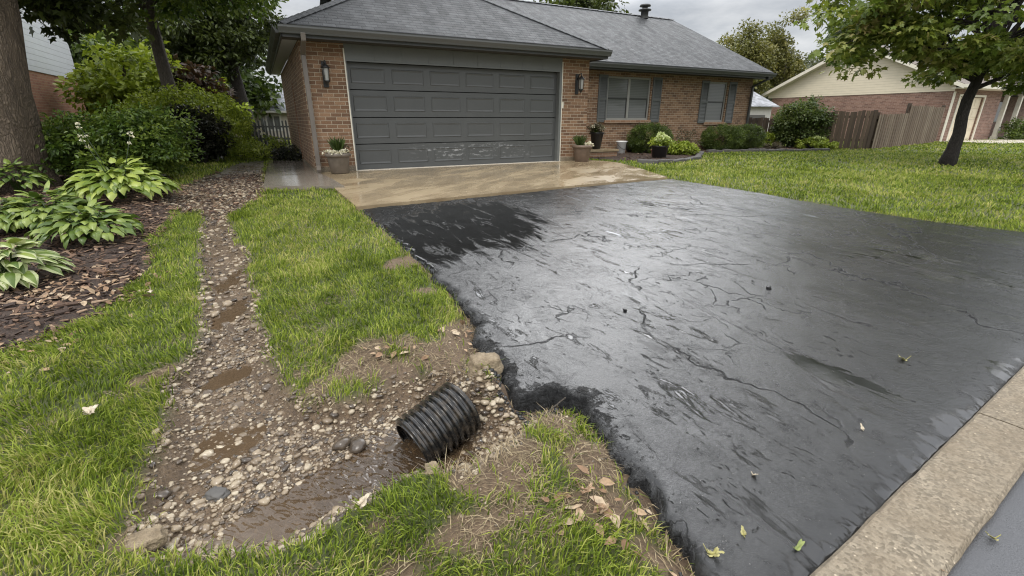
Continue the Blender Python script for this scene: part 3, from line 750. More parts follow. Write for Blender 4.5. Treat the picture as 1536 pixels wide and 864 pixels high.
# ------------------------------------------------------------------ grass, gravel, mulch, straw
def scatter(lo, hi, dens):
    n = int((hi[0]-lo[0])*(hi[1]-lo[1])*dens); return np.c_[RNG.uniform(lo[0], hi[0], n), RNG.uniform(lo[1], hi[1], n)]
HOUSE_FOOT = np.array([hh(-.9, -.15), hh(6.1, -.15), hh(6.1, 2), hh(15.2, 2), hh(15.2, 12), hh(-.9, 12)])
def grass_points():
    out = []
    bands = [(.25, 2.6, 10500, .0055, .052), (2.6, 4.6, 5200, .0072, .054), (4.6, 7.5, 2600, .009, .058), (7.5, 12, 1000, .015, .055), (12, 20, 330, .026, .055), (20, 36, 90, .05, .06)]
    for d0, d1, dens, w, h in bands:
        P = scatter((-min(d1*1.7+2, 24), -1.2), (min(d1*1.5+1, 30), d1), dens)
        r = np.hypot(P[:, 0]*.75, np.maximum(P[:, 1], .3)); P = P[(r >= d0) & (r < d1) & (np.abs(P[:, 0]) < np.maximum(P[:, 1], 0)*1.6+2.0)]
        if len(P) == 0: continue
        mk = masks(P)
        bare = np.clip(1-sst(mk['bare'], .0, .55), 0, 1)
        keep = (mk['swale'] < .03*RNG.normal(size=len(P))+.01) & (mk['mulch'] < .0) & (mk['hard'] < .02*RNG.normal(size=len(P))-.005) & (RNG.random(len(P)) < .03+.97*bare)
        keep &= (mk['slab'] < -.01) & (sdist(P, HOUSE_FOOT) < 0)
        P = P[keep]; out.append((P, np.full(len(P), w), np.full(len(P), h)))
    return [np.concatenate(c) for c in zip(*out)]
def blades(name, P, W, Hh, mat, flat=.0, label='', seed=0.):
    n = len(P); z = terrain_z(P)-.006
    ang = 2.5*math.pi*vnoise(P, 2.3, 21.+seed, 2)+RNG.normal(0, 1.0, n); lean = np.abs(RNG.normal(.55, .35, n))+flat
    tuft = 1+.45*vnoise(P, 4.5, 31.+seed, 2)
    h = Hh*RNG.uniform(.5, 1.35, n)*np.clip(tuft, .4, 1.7)
    long = RNG.random(n) < .02; h[long] *= 1.6
    D = np.c_[np.cos(ang), np.sin(ang)]; sa = ang+math.pi/2+RNG.normal(0, .8, n); S = np.c_[np.cos(sa), np.sin(sa)]*(W*RNG.uniform(.6, 1.2, n)/2)[:, None]
    b = np.c_[P, z]; S3 = np.c_[S, np.zeros(n)]
    m = b+np.c_[D*(h*lean*.42)[:, None], h*.62/np.sqrt(1+flat*3)]; t = b+np.c_[D*(h*lean*1.15)[:, None], h*(1-.22*np.minimum(lean, 2))/(1+flat*2)]
    Vt = np.stack([b-S3, b+S3, m+S3*.8, m-S3*.8, t], 1).reshape(-1, 3)
    i = np.arange(n)[:, None]*5
    return tag(np_mesh(name, Vt, [i+np.array([[0, 1, 2, 3]]), i+np.array([[3, 2, 4]])], mat, None, {'rnd': np.repeat(RNG.random(n), 5)}), kind='stuff')
gp = grass_points()
o = blades('lawn_grass', *gp, M['grass']); tag(o, 'short bright green lawn grass around the driveway and channel', 'grass')
# dry straw and dead blades on the bare patches
Q = scatter((-2.6, .6), (1.2, 3.6), 3600); mk = masks(Q)
Q = Q[(mk['swale'] < .05) & (mk['hard'] < .02) & (mk['mulch'] < 0) & (mk['bare'] > .12*RNG.normal(size=len(Q))+.12)]
o = blades('dry_straw', Q, np.full(len(Q), .004), np.full(len(Q), .05), M['straw'], .9, seed=3.); tag(o, 'dead straw coloured grass lying on bare soil beside the drain', 'dead grass')

def stone_proto(seed):
    bm = bmesh.new(); bmesh.ops.create_icosphere(bm, subdivisions=2, radius=1.)
    rs = np.random.default_rng(seed); s = np.array([1., rs.uniform(.62, .95), rs.uniform(.38, .62)])
    for v_ in bm.verts:
        n_ = mnoise.noise(v_.co*1.1+Vector((seed*3.1, 0, 0)))+.5*mnoise.noise(v_.co*2.3+Vector((seed*7.7, 0, 0))); v_.co *= 1+.36*n_
        v_.co = Vector((v_.co.x*s[0], v_.co.y*s[1], v_.co.z*s[2]))
    Vv = np.array([v_.co[:] for v_ in bm.verts]); Ff = np.array([[v_.index for v_ in f.verts] for f in bm.faces]); bm.free()
    return Vv, Ff
PROTO = [stone_proto(k) for k in range(7)]
def stones_mesh(name, P, size, mat, sink=.2, parent=None):
    z = terrain_z(P); Vs = []; Fs = []; rn = []; base = 0
    kind = RNG.integers(0, len(PROTO), len(P))
    for k, (Vv, Ff) in enumerate(PROTO):
        ix = np.where(kind == k)[0]; n = len(ix)
        if not n: continue
        th = RNG.uniform(0, 2*math.pi, n); tl = RNG.normal(0, .3, n); c, s = np.cos(th), np.sin(th)
        v = Vv[None]*size[ix][:, None, None]
        y2 = v[..., 1]*np.cos(tl)[:, None]-v[..., 2]*np.sin(tl)[:, None]; z2 = v[..., 1]*np.sin(tl)[:, None]+v[..., 2]*np.cos(tl)[:, None]
        x3 = v[..., 0]*c[:, None]-y2*s[:, None]; y3 = v[..., 0]*s[:, None]+y2*c[:, None]
        w = np.stack([x3+P[ix, 0][:, None], y3+P[ix, 1][:, None], z2+(z[ix]+size[ix]*sink*RNG.uniform(-1., 1.6, n))[:, None]], -1)
        Vs.append(w.reshape(-1, 3)); Fs.append((np.arange(n)[:, None, None]*len(Vv)+Ff[None]).reshape(-1, 3)+base); base += n*len(Vv)
        rn.append(np.repeat(RNG.random(n), len(Vv)))
    return np_mesh(name, np.concatenate(Vs), [np.concatenate(Fs)], mat, parent, {'rnd': np.concatenate(rn)}, True)
def gravel():
    Q = scatter((-3.6, .9), (.4, 3.2), 5200); mk = masks(Q); pm = pool_mask(Q)
    keep = (mk['swale'] > .0) & (mk['hard'] < .0)
    d = .62+.5*vnoise(Q, 2.6, 41., 2)-pm*9-.3*sst(Q[:, 1], 2.3, 2.9)
    gc = G(420, 800)[:2]; d += .5*np.exp(-((Q-gc)**2).sum(1)/.5**2); d += .7*np.exp(-((Q-G(700, 650)[:2])**2).sum(1)/.25**2)
    Q1 = Q[keep & (RNG.random(len(Q)) < d)]
    s1 = np.clip(RNG.lognormal(-4.82, .46, len(Q1)), .004, .032); bigr = RNG.random(len(Q1)) < .03; s1[bigr] *= 1.7
    Q = scatter((-6.2, 2.6), (-1.2, 11.8), 560); mk = masks(Q); pm = pool_mask(Q)
    d = .35+.5*np.abs(vnoise(Q, 2., 43., 2))-pm*14+.5*sst(mk['swale'], .16, .03)+.5*sst(Q[:, 1], 5.5, 7)
    Q2 = Q[(mk['swale'] > 0.) & (mk['hard'] < 0) & (RNG.random(len(Q)) < d)]
    s2 = np.clip(RNG.lognormal(-4.1, .4, len(Q2)), .008, .04)
    Q3 = scatter((-1.5, 1.2), (.6, 3.2), 260); mk = masks(Q3); Q3 = Q3[(mk['swale'] > -.3) & (mk['swale'] < 0.) & (mk['hard'] < 0) & (mk['bare'] > .2)]
    t4 = RNG.uniform(0, 6.28, 110); Q4 = pipe_e+pax*.06+np.c_[np.cos(t4), np.sin(t4)]*(RNG.random((110, 1))**.5)*.2; Q4 = Q4[(masks(Q4)['hard'] < 0) & ((Q4-pipe_e)@pax > -.06)]
    Pq = np.vstack([Q1, Q2, Q3, Q4]); sz = np.concatenate([s1, s2, np.full(len(Q3), .008), RNG.uniform(.010, .026, len(Q4))])
    o = stones_mesh('gravel', Pq, sz, M['stones']); tag(o, 'tan and grey river gravel washed into the muddy drainage channel', 'gravel', kind='stuff')
gravel()
def rubble():
    pts = []
    for k in range(4, len(P_drive)-1):
        a, b = P_drive[k], P_drive[k+1]; n = int(np.linalg.norm(b-a)*(420 if 8 < k < 17 else 130)); t_ = RNG.random((n, 1)); e = (b-a)/np.linalg.norm(b-a); nn = np.array([-e[1], e[0]])
        off = RNG.normal(0, .03, (n, 1)); pts.append(a+(b-a)*t_+nn*off)
    Q = np.vstack(pts); mk = masks(Q); Q = Q[mk['drive'] < .012]
    o = stones_mesh('asphalt_rubble', Q, np.clip(RNG.lognormal(-4.9, .5, len(Q)), .003, .022), M['blackpot'], .3); tag(o, 'black crumbs of broken asphalt along the ragged driveway edge', 'rubble', kind='stuff')
rubble()
def mulch():
    Q = scatter((-9, 2.), (-1.8, 9.5), 620); mk = masks(Q); Q = Q[(mk['mulch'] > -.06) & (mk['swale'] < 0)]
    Qb = scatter((2, 12), (12.5, 20), 40); mb_ = masks(Qb); Qb = Qb[(mb_['mulch'] > -.03) & (mb_['hard'] < 0)]
    Qc = scatter((-6.5, 6.0), (-3.2, 10.5), 420); mc = masks(Qc); Qc = Qc[(mc['swale'] > -.05) & (mc['hard'] < 0) & (RNG.random(len(Qc)) < .75)]
    Q = np.vstack([Q, Qb, Qc]); n = len(Q); z = terrain_z(Q); L = np.clip(RNG.lognormal(-3.15, .5, n), .015, .13); Wd = L*RNG.uniform(.12, .4, n); T = Wd*.3
    th = RNG.normal(.1, .9, n); ti = RNG.normal(0, .25, n)
    a = np.c_[np.cos(th)*np.cos(ti), np.sin(th)*np.cos(ti), np.sin(ti)]; b = np.c_[-np.sin(th), np.cos(th), RNG.normal(0, .4, n)]; b = nrm(b); c = np.cross(a, b)
    ctr = np.c_[Q, z+.006+RNG.random(n)*.014]
    cs = [(-1, -1, -1), (1, -1, -1), (1, 1, -1), (-1, 1, -1), (-1, -.6, 1), (.8, -1, 1), (1, .7, 1), (-.8, 1, 1)]
    Vt = np.stack([ctr+a*(L*x/2)[:, None]+b*(Wd*y/2)[:, None]+c*(T*w/2)[:, None] for x, y, w in cs], 1).reshape(-1, 3)
    fq = np.array([[0, 3, 2, 1], [4, 5, 6, 7], [0, 1, 5, 4], [1, 2, 6, 5], [2, 3, 7, 6], [3, 0, 4, 7]])
    o = np_mesh('mulch', Vt, [(np.arange(n)[:, None, None]*8+fq[None]).reshape(-1, 4)], M['chips'], None, {'rnd': np.repeat(np.clip(RNG.random(n)**1.8+.25*(RNG.random(n) < .07), 0, 1), 8)})
    tag(o, 'dark brown shredded bark mulch under the hostas and shrubs', 'mulch', kind='stuff')
    # dead leaf litter
    Q = np.vstack([np.c_[RNG.normal(c[0], .22, 60), RNG.normal(c[1], .13, 60)] for c in (G(110, 440)[:2], G(150, 450)[:2], G(60, 450)[:2], G(20, 520)[:2], G(190, 420)[:2])])
    Q2 = np.vstack([np.c_[RNG.normal(c[0], .12, 14), RNG.normal(c[1], .08, 14)] for c in (G(880, 770)[:2], G(920, 790)[:2], G(690, 510)[:2], G(600, 540)[:2])])
    Q = np.vstack([Q, Q2]); mk = masks(Q); Q = Q[(mk['hard'] < 0) & (mk['swale'] < .05)]
    n = len(Q); D = np.c_[unit(n)[:, :2], RNG.normal(0, .25, n)]; N = unit(n)*.5; N[:, 2] += 1
    o = leafmesh('leaf_litter', np.c_[Q, terrain_z(Q)+.02], D, N, RNG.uniform(.03, .075, n), M['deadleaf'], None, SH_OV)
    tag(o, 'scatter of small dry brown leaves on mulch and bare soil', 'leaf litter', kind='stuff')
mulch()
# ================================================================== THE HOUSE
def obox(mb, a, b): mb.box(a, b)
def wall_with_openings(mb, i0, i1, z0, z1, j, th, ops):
    """wall in the plane j, thickness th going back, with rectangular openings (a,b,c,d) = i0,i1,z0,z1"""
    xs = sorted({i0, i1, *[o[0] for o in ops], *[o[1] for o in ops]})
    for a, b in zip(xs[:-1], xs[1:]):
        zs = [z0]
        for o in sorted(ops, key=lambda o: o[2]):
            if o[0] <= a+1e-6 and o[1] >= b-1e-6: zs += [o[2], o[3]]
        zs.append(z1)
        for c, d in zip(zs[::2], zs[1::2]):
            if d-c > 1e-4:
                mb.face([(a, j, c), (b, j, c), (b, j, d), (a, j, d)], [(a, c), (b, c), (b, d), (a, d)])
    for a, b, c, d in ops:
        mb.face([(a, j, c), (a, j+th, c), (a, j+th, d), (a, j, d)], [(0, c), (th, c), (th, d), (0, d)])
        mb.face([(b, j+th, c), (b, j, c), (b, j, d), (b, j+th, d)], [(0, c), (th, c), (th, d), (0, d)])
        mb.face([(a, j, d), (a, j+th, d), (b, j+th, d), (b, j, d)], [(a, 0), (a, th), (b, th), (b, 0)])
        mb.face([(a, j, c), (b, j, c), (b, j+th, c), (a, j+th, c)], [(a, 0), (b, 0), (b, th), (a, th)])
def slope(mb, pts, uvo=None, th=.05):
    """roof slab: top polygon (eave first edge) with thickness downwards; uv along the eave / up the slope"""
    P = [np.array(p, float) for p in pts]; e = P[1]-P[0]; e /= np.linalg.norm(e)
    n = np.cross(P[1]-P[0], P[2]-P[0]); n /= np.linalg.norm(n); up = np.cross(n, e)
    uv = [((p-P[0])@e, (p-P[0])@up) for p in P]
    mb.face(P, uv); Q = [p-np.array([0, 0, th]) for p in P]; mb.face(Q[::-1], uv[::-1])
    for k in range(len(P)):
        k2 = (k+1) % len(P); mb.face([Q[k], Q[k2], P[k2], P[k]], [(uv[k][0], -.05), (uv[k2][0], -.05), (uv[k2][0], 0), (uv[k][0], 0)])
house = empty('brick_house', H(0, 0, 0), 'brick ranch house with wide grey garage door and wet grey hip roof', 'house')
def hmb(): return MB(H)
JF = -.12
EZ = 2.72      # eave height
b = hmb()     # garage front: two piers, side wall, back
wall_with_openings(b, -.86, 6.03, -.2, 2.52, JF, .16, [(-.02, 5.2, -.2, 2.43)])
b.face([(-.86, 8, -.2), (-.86, JF, -.2), (-.86, JF, 2.52), (-.86, 8, 2.52)], [(8.12, -.2), (0, -.2), (0, 2.52), (8.12, 2.52)])
b.face([(6.03, JF, -.2), (6.03, 2, -.2), (6.03, 2, 2.52), (6.03, JF, 2.52)], [(0, -.2), (2.12, -.2), (2.12, 2.52), (0, 2.52)])
b.face([(6.03, 8, -.2), (-.86, 8, -.2), (-.86, 8, 2.52), (6.03, 8, 2.52)], [(0, -.2), (6.9, -.2), (6.9, 2.52), (0, 2.52)])
b.build('wall', M['brick'], house)
W1, W2 = (8.32, 10.14, 1.06, 2.38), (12.9, 13.86, .99, 2.36)
b = hmb()
wall_with_openings(b, 6.03, 15.2, -.3, 2.52, 2., .12, [W1, W2])
b.face([(15.2, 2, -.3), (15.2, 12, -.3), (15.2, 12, 2.52), (15.2, 2, 2.52)], [(0, -.3), (10, -.3), (10, 2.52), (0, 2.52)])
b.face([(15.2, 12, -.3), (1, 12, -.3), (1, 12, 2.52), (15.2, 12, 2.52)], [(0, -.3), (14, -.3), (14, 2.52), (0, 2.52)])
b.face([(1, 12, -.3), (1, 8, -.3), (1, 8, 2.52), (1, 12, 2.52)], [(0, -.3), (4, -.3), (4, 2.52), (0, 2.52)])
b.build('wall', M['brick'], house)
RZ = 5.32     # gable ends of the main block
for i in (15.2, 1.):
    b = hmb(); b.face([(i, 2, 2.52), (i, 12, 2.52), (i, 7, RZ-.16)], [(0, 0), (10, 0), (5, 2.7)]); b.build('gable', M['siding_white'], house)
# concrete foundation strip showing under the brick
b = hmb(); b.box((-.875, JF-.015, -.3), (-.05, JF+.06, .13)); b.box((-.875, JF+.06, -.3), (-.82, 8, .1)); b.build('foundation', M['curb'], house)
b = hmb(); b.box((5.225, JF-.015, -.3), (6.045, JF+.06, .13)); b.build('foundation', M['curb'], house, .006)
# roofs
b = hmb(); pz = .555; i0, i1, jf, jb = -1.17, 6.24, -.6, 8.4
im = (i0+i1)/2; hw = (i1-i0)/2; az = EZ+pz*hw
slope(b, [(i0, jf, EZ), (i1, jf, EZ), (im, jf+hw, az)])
slope(b, [(i1, jf, EZ), (i1, jb, EZ), (im, jb, az), (im, jf+hw, az)])
slope(b, [(i0, jb, EZ), (i0, jf, EZ), (im, jf+hw, az), (im, jb, az)])
b.face([(i0+.3, jb-.3, 2.5), (i1-.3, jb-.3, 2.5), (im, jb-.3, az-.1)], [(0, 0), (1, 0), (.5, 1)])
gr = b.build('roof', M['shingle'], house)
def ridge_caps(mb, a, b_, n):
    a, b_ = np.array(a, float), np.array(b_, float); d = (b_-a)/n; dn = d/np.linalg.norm(d); s = np.cross(dn, [0, 0, 1]); s /= np.linalg.norm(s)
    for k in range(n):
        p, q = a+d*k, a+d*(k+1.12)
        for sg in (-1, 1):
            o1 = s*sg*.13-np.array([0, 0, .055]); l = np.array([0, 0, .022]); l2 = np.array([0, 0, .034])
            mb.face([p+l, q+l2, q+o1+l2, p+o1+l], [(0, 0), (.3, 0), (.3, .1), (0, .1)])
b = hmb(); ridge_caps(b, (i0, jf, EZ), (im, jf+hw, az), 30); ridge_caps(b, (i1, jf, EZ), (im, jf+hw, az), 30); ridge_caps(b, (im, jf+hw, az), (im, 6.5, az), 16); b.build('ridge_cap', M['shingle'], gr)
b = hmb(); ie = 15.62
slope(b, [(.7, 1.5, EZ), (ie, 1.5, EZ), (ie, 7, RZ), (.7, 7, RZ)])
slope(b, [(ie, 12.5, EZ), (.7, 12.5, EZ), (.7, 7, RZ), (ie, 7, RZ)])
mr_ = b.build('roof', M['shingle'], house)
b = hmb(); ridge_caps(b, (.7, 7, RZ), (ie, 7, RZ), 60); b.build('ridge_cap', M['shingle'], mr_)
b = hmb(); b.lathe((13.75, 6.75, RZ-.15), [(.16, 0), (.16, .28), (.27, .3), (.27, .34), (.12, .36), (.12, .44), (.24, .46), (.22, .52), (.01, .55)], 14); b.build('roof_vent', M['gutter_dark'], mr_)
# rake boards on the right gable
b = hmb()
for (ja, za), (jb_, zb) in (((1.5, EZ), (7, RZ)), ((12.5, EZ), (7, RZ))):
    b.face([(ie+.004, ja, za-.20), (ie+.004, jb_, zb-.20), (ie+.004, jb_, zb-.01), (ie+.004, ja, za-.01)]); b.face([(ie-.02, ja, za-.20), (ie-.02, jb_, zb-.20), (ie-.02, jb_, zb-.06), (ie-.02, ja, za-.06)])
    b.face([(ie-.02, ja, za-.20), (ie+.004, ja, za-.20), (ie+.004, jb_, zb-.20), (ie-.02, jb_, zb-.20)])
b.build('rake_board', M['gutter_dark'], house)
# soffits
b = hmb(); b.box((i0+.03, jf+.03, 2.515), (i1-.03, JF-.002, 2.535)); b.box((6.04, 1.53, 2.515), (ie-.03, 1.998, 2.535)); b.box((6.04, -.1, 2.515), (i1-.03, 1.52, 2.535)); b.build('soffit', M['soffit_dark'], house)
b = hmb(); 
b.face([(i0+.03, JF, 2.52), (-.865, JF, 2.52), (-.865, 8.35, 2.52), (i0+.03, 8.35, 2.52)], [(JF, 0), (JF, .3), (8.35, .3), (8.35, 0)])
# vented soffit under the left eave: lines run across it
b.uv[-1] = [(0, JF), (.3, JF), (.3, 8.35), (0, 8.35)]
b.build('soffit', M['soffit'], house)
# fascia + gutters
def gutter(mb, a, b_, out, k=.125, h=.13):
    a, b_, out = (np.array(x, float) for x in (a, b_, out)); z = np.array([0, 0, 1.])
    prof = [(0, 0), (0, -h), (.62*k, -h), (.72*k, -.75*h), (k, -.3*h), (k, -.04*h), (k*1.06, 0), (k*.9, 0), (k*.88, -.25*h), (k*.1, -.8*h), (k*.1, 0)]
    mb.grid([[p+out*o+z*q for o, q in prof] for p in (a, b_)], closed=True, smooth=False)
    for p in (a, b_): mb.face([p+out*o+z*q for o, q in prof])
gz = EZ-.035
b = hmb(); gutter(b, (i0-.03, jf, gz), (i1+.03, jf, gz), (0, -1, 0)); b.build('gutter', M['gutter'], house)
b = hmb(); gutter(b, (6.36, 1.5, gz), (ie+.02, 1.5, gz), (0, -1, 0)); b.build('gutter', M['gutter'], house)
b = hmb(); gutter(b, (i0, 8.4, gz), (i0, jf-.0, gz), (-1, 0, 0), .12, .13); b.box((i0-.001, jf, 2.5), (i0+.03, 8.4, gz-.005)); b.build('gutter', M['gutter_dark'], house)
b = hmb(); b.box((i0+.001, jf, 2.5), (i1, jf+.028, gz+.0)); b.box((6.3, 1.5, 2.5), (ie-.02, 1.528, gz)); b.box((i1-.028, jf+.03, 2.5), (i1-.001, 1.49, gz)); b.build('fascia', M['gutter_dark'], house)
# downspouts
def downspout(name, i, j, path, mat):
    mb = hmb(); w = .042
    for (a, c) in zip(path[:-1], path[1:]):
        a, c = np.array(a), np.array(c); d = c-a; d = d/np.linalg.norm(d)
        s = np.array([1., 0, 0]); t = np.cross(d, s); t /= np.linalg.norm(t)
        r = [[p+s*w*sx_+t*w*.8*sy for sx_, sy in ((-1, -1), (1, -1), (1, 1), (-1, 1))] for p in (a-d*.012, c+d*.012)]
        mb.grid(r, closed=True, smooth=False); mb.face(r[0][::-1]); mb.face(r[1])
    return mb.build(name, mat, house, .006)
downspout('downspout', 0, 0, [(-.80, -.66, 2.57), (-.80, -.64, 2.47), (-.80, JF-.06, 2.28), (-.80, JF-.06, .16), (-.82, JF-.24, .08)], M['downspout'])
downspout('downspout', 0, 0, [(15.3, 1.44, 2.56), (15.3, 1.46, 2.48), (15.14, 1.93, 2.25), (15.14, 1.93, -.1)], M['gutter_dark'])
# trim board over the door, jambs
b = hmb(); b.box((-.02, JF-.012, 2.2), (5.2, JF+.03, 2.512))
b.box((-.03, JF-.02, 2.195), (5.21, JF-.0125, 2.225))
for k in range(1, 9): b.box((k*.58-.008, JF-.018, 2.23), (k*.58+.008, JF-.0125, 2.508))
tb = b.build('header_board', M['trim'], house)
for x0_, x1_ in ((-.02, 0), (5.13, 5.2)):
    b = hmb(); b.box((x0_, JF-.018, .0), (x1_, .05, 2.2)); b.build('door_jamb', M['trim'], house)
for x0_, x1_ in ((-.045, -.0205), (5.2005, 5.222)):
    b = hmb(); b.box((x0_, JF-.022, .0), (x1_, JF+.02, 2.43)); b.build('door_casing', M['white_trim'], house)
# the sectional garage door: 4 sections of 6 raised panels
b = hmb(); gd = .0
SH = 2.2/4
for r in range(4):
    z0, z1 = r*SH+.012+.02, (r+1)*SH+.02-(0 if r < 3 else .02)
    b.box((.001, gd, z0), (5.129, gd+.045, z1-.006))
    cw = 5.129/6
    for c in range(6):
        x0, x1, y0, y1 = c*cw+.075, (c+1)*cw-.075, z0+.115, z1-.11
        # recessed frame and raised field
        def ring(x0, x1, y0, y1, d0, e, d1):
            A_ = [(x0, gd-d0, y0), (x1, gd-d0, y0), (x1, gd-d0, y1), (x0, gd-d0, y1)]; B_ = [(x0+e, gd-d1, y0+e), (x1-e, gd-d1, y0+e), (x1-e, gd-d1, y1-e), (x0+e, gd-d1, y1-e)]
            for k in range(4):
                q = (k+1) % 4; pts = [A_[k], A_[q], B_[q], B_[k]]; b.face(pts, [(p[0], p[2]) for p in pts])
            return B_
        ring(x0, x1, y0, y1, .0, .012, .011); B_ = ring(x0+.012, x1-.012, y0+.012, y1-.012, .011, .03, .003); b.face(B_, [(p[0], p[2]) for p in B_])
dd = b.build('garage_door', M['garage'], house)
b = hmb(); b.box((.0, gd-.012, .002), (5.13, gd+.04, .03)); b.build('bottom_seal', M['iron'], dd)
b = hmb(); b.box((-.05, JF-.05, .0), (5.23, gd-.015, .036)); b.build('threshold', M['rim_threshold'], house)
b = hmb(); b.box((0, .06, 0), (5.13, .1, 2.3)); b.build('lining', M['dark'], house)
# windows, sills, shutters
def window(i0, i1, z0, z1, j, cols, parent):
    mb = hmb(); f = .06; jj = j+.045
    mb.box((i0, jj, z0), (i0+f, j+.1, z1)); mb.box((i1-f, jj, z0), (i1, j+.1, z1)); mb.box((i0+f, jj, z0), (i1-f, j+.1, z0+f)); mb.box((i0+f, jj, z1-f), (i1-f, j+.1, z1))
    cw = (i1-i0)/cols
    for c in range(1, cols): mb.box((i0+c*cw-.045, jj-.006, z0+f), (i0+c*cw+.045, j+.1, z1-f))
    zm = (z0+z1)/2
    w_ = mb.build('window', M['frame'], parent, .004)
    s = hmb()
    for c in range(cols):
        a, e = i0+c*cw+(.06 if c == 0 else .045), i0+(c+1)*cw-(.06 if c == cols-1 else .045)
        s.box((a, jj+.02, zm-.025), (e, j+.098, zm+.025))
        s.box((a, jj+.022, z0+f), (a+.028, j+.097, zm-.025)); s.box((e-.028, jj+.022, z0+f), (e, j+.097, zm-.025))
    s.build('sash', M['sash'], w_)
    for c in range(cols):
        a, e = i0+c*cw+.045, i0+(c+1)*cw-.045
        for (y0, y1, off) in ((z0+.05, zm, .075), (zm, z1-.05, .07)):
            p = hmb(); p.box((a, j+off, y0), (e, j+off+.012, y1)); p.build('pane', M['pane'], w_)
    sl_ = hmb(); sl_.box((i0-.08, j-.06, z0-.1), (i1+.08, j+.05, z0-.004)); sl_.build('sill', M['brick_sill'], w_, .006)
    return w_
window(*W1, 2., 2, house); window(*W2, 2., 1, house)
def shutter(i0, i1, z0, z1, j):
    mb = hmb(); st = .045
    mb.box((i0, j-.035, z0), (i0+st, j-.003, z1)); mb.box((i1-st, j-.035, z0), (i1, j-.003, z1))
    zm = (z0+z1)/2
    for a, c in ((z0, z0+.07), (zm-.035, zm+.035), (z1-.07, z1)): mb.box((i0+st, j-.034, a), (i1-st, j-.004, c))
    for a, c in ((z0+.07, zm-.035), (zm+.035, z1-.07)):
        n = int((c-a)/.045)
        for k in range(n):
            y = a+(k+.5)*(c-a)/n
            mb.face([(i0+st, j-.03, y-.02), (i1-st, j-.03, y-.02), (i1-st, j-.008, y+.022), (i0+st, j-.008, y+.022)])
        mb.face([(i0+st, j-.006, a), (i1-st, j-.006, a), (i1-st, j-.006, c), (i0+st, j-.006, c)])
    mb.build('shutter', M['shutter'], house)
shutter(7.95, 8.30, 1.0, 2.4, 2.); shutter(10.2, 10.6, 1.0, 2.4, 2.); shutter(12.5, 12.87, .95, 2.38, 2.); shutter(13.92, 14.32, .95, 2.38, 2.)
# wall lanterns
def lantern(i, z):
    c = lambda x, y, q: (i+x, JF+y, z+q)
    mb = hmb(); mb.box(c(-.05, -.03, -.24), c(.05, -.004, .24)); L = mb.build('wall_lantern', M['iron'], house, .008)
    mb = hmb(); pts = [c(0, -.03, .10), c(0, -.1, .22), c(0, -.19, .24), c(0, -.2, .17)]
    mb.tube(pts, .012, 8); mb.lathe(c(0, -.2, .0), [(.005, .2), (.03, .17), (.085, .12), (.09, .105), (.07, .10)], 8)
    mb.lathe(c(0, -.2, 0), [(.06, -.12), (.065, -.135), (.04, -.16), (.012, -.2), (.001, -.23)], 8)
    for k in range(4):
        a = math.pi/4+k*math.pi/2; x, y = .07*math.cos(a), .07*math.sin(a); mb.tube([c(x*.85, -.2+y*.85, -.125), c(x, -.2+y, .105)], .006, 6)
    mb.build('bracket', M['iron'], L)
    mb = hmb(); mb.lathe(c(0, -.2, 0), [(.045, -.12), (.058, .1)], 8); mb.build('lamp_glass', M['lampglass'], L)
lantern(-.44, 1.93); lantern(5.66, 1.93)
# keypad by the right jamb, front stoop (brick step)
b = hmb(); b.box((5.225, JF-.02, 1.35), (5.27, JF-.0, 1.5)); b.build('keypad', M['white_trim'], house, .004)
b = hmb(); b.box((6.05, .62, -.3), (7.75, 1.98, .17)); b.build('front_step', M['brick_sill'], house)
b = hmb(); b.box((6.045, .58, .172), (7.79, 1.985, .235)); b.build('step_tread', M['apron'], house, .008)
# side door/vertical strip on the garage's left wall
b = hmb(); b.box((-.885, 3.0, -.05), (-.861, 3.09, 1.95)); b.build('conduit', M['brick_sill'], house)

# ================================================================== POTS BY THE HOUSE
def pot(name, base, prof, mat, label, cat='planter', group=None, soil=None):
    root = empty(name, base, label, cat, group)
    mb = MB(); mb.lathe(base, prof, 28); mb.build('pot', mat, root)
    if soil:
        mb = MB(); mb.lathe(base, [(soil[0], soil[1]), (soil[0]*.5, soil[1]+.02), (.001, soil[1]+.025)], 20); mb.build('potting_soil', M['soil'], root)
    return root
def blades_up(name, mat, root, c, n, h, spread, w=.02):
    ang = RNG.uniform(0, 2*math.pi, n); el = RNG.uniform(.1, 1., n)*spread
    D = np.c_[np.cos(ang)*el, np.sin(ang)*el, np.ones(n)]; N = np.c_[np.cos(ang), np.sin(ang), -el]*1. + unit(n)*.2
    P = np.array(c)+np.c_[np.cos(ang)*.05, np.sin(ang)*.05, np.zeros(n)]*RNG.random((n, 1))
    L = h*RNG.uniform(.6, 1.15, n)
    o = leafmesh(name, P, D, -N, L, mat, root, SH_OV, w/h*2.2)
    return o
def flowers(name, mat, root, centres, r, per=40, leaf=.035, flat=.8):
    P = []; D = []
    for c in centres:
        d = unit(per); d[:, 2] = np.abs(d[:, 2])*flat; P.append(np.array(c)+d*r*RNG.uniform(.6, 1.1, (per, 1))); D.append(d)
    P = np.concatenate(P); D = np.concatenate(D)
    return tag(leafmesh(name, P, D+unit(len(P))*.7, D+unit(len(P))*.5, leaf*RNG.uniform(.7, 1.3, len(P)), mat, root, SH_OV, 1.5), kind='stuff')
potprof = lambda r, h: [(r*.70, 0), (r*.74, .01), (r*.92, h*.80), (r*.93, h*.82), (r*1.04, h*.83), (r*1.07, h*.9), (r*1.05, h*.985), (r*1.0, h), (r*.9, h*.985), (r*.86, h*.86), (r*.8, h*.8)]
cx = H(-.42, -.42, .03)
p = pot('garage_planter', cx, potprof(.24, .40), M['clay'], 'weathered grey-brown pot with spiky grass and cream flowers left of the garage door', 'planter', 'planters by the house', (.21, .35))
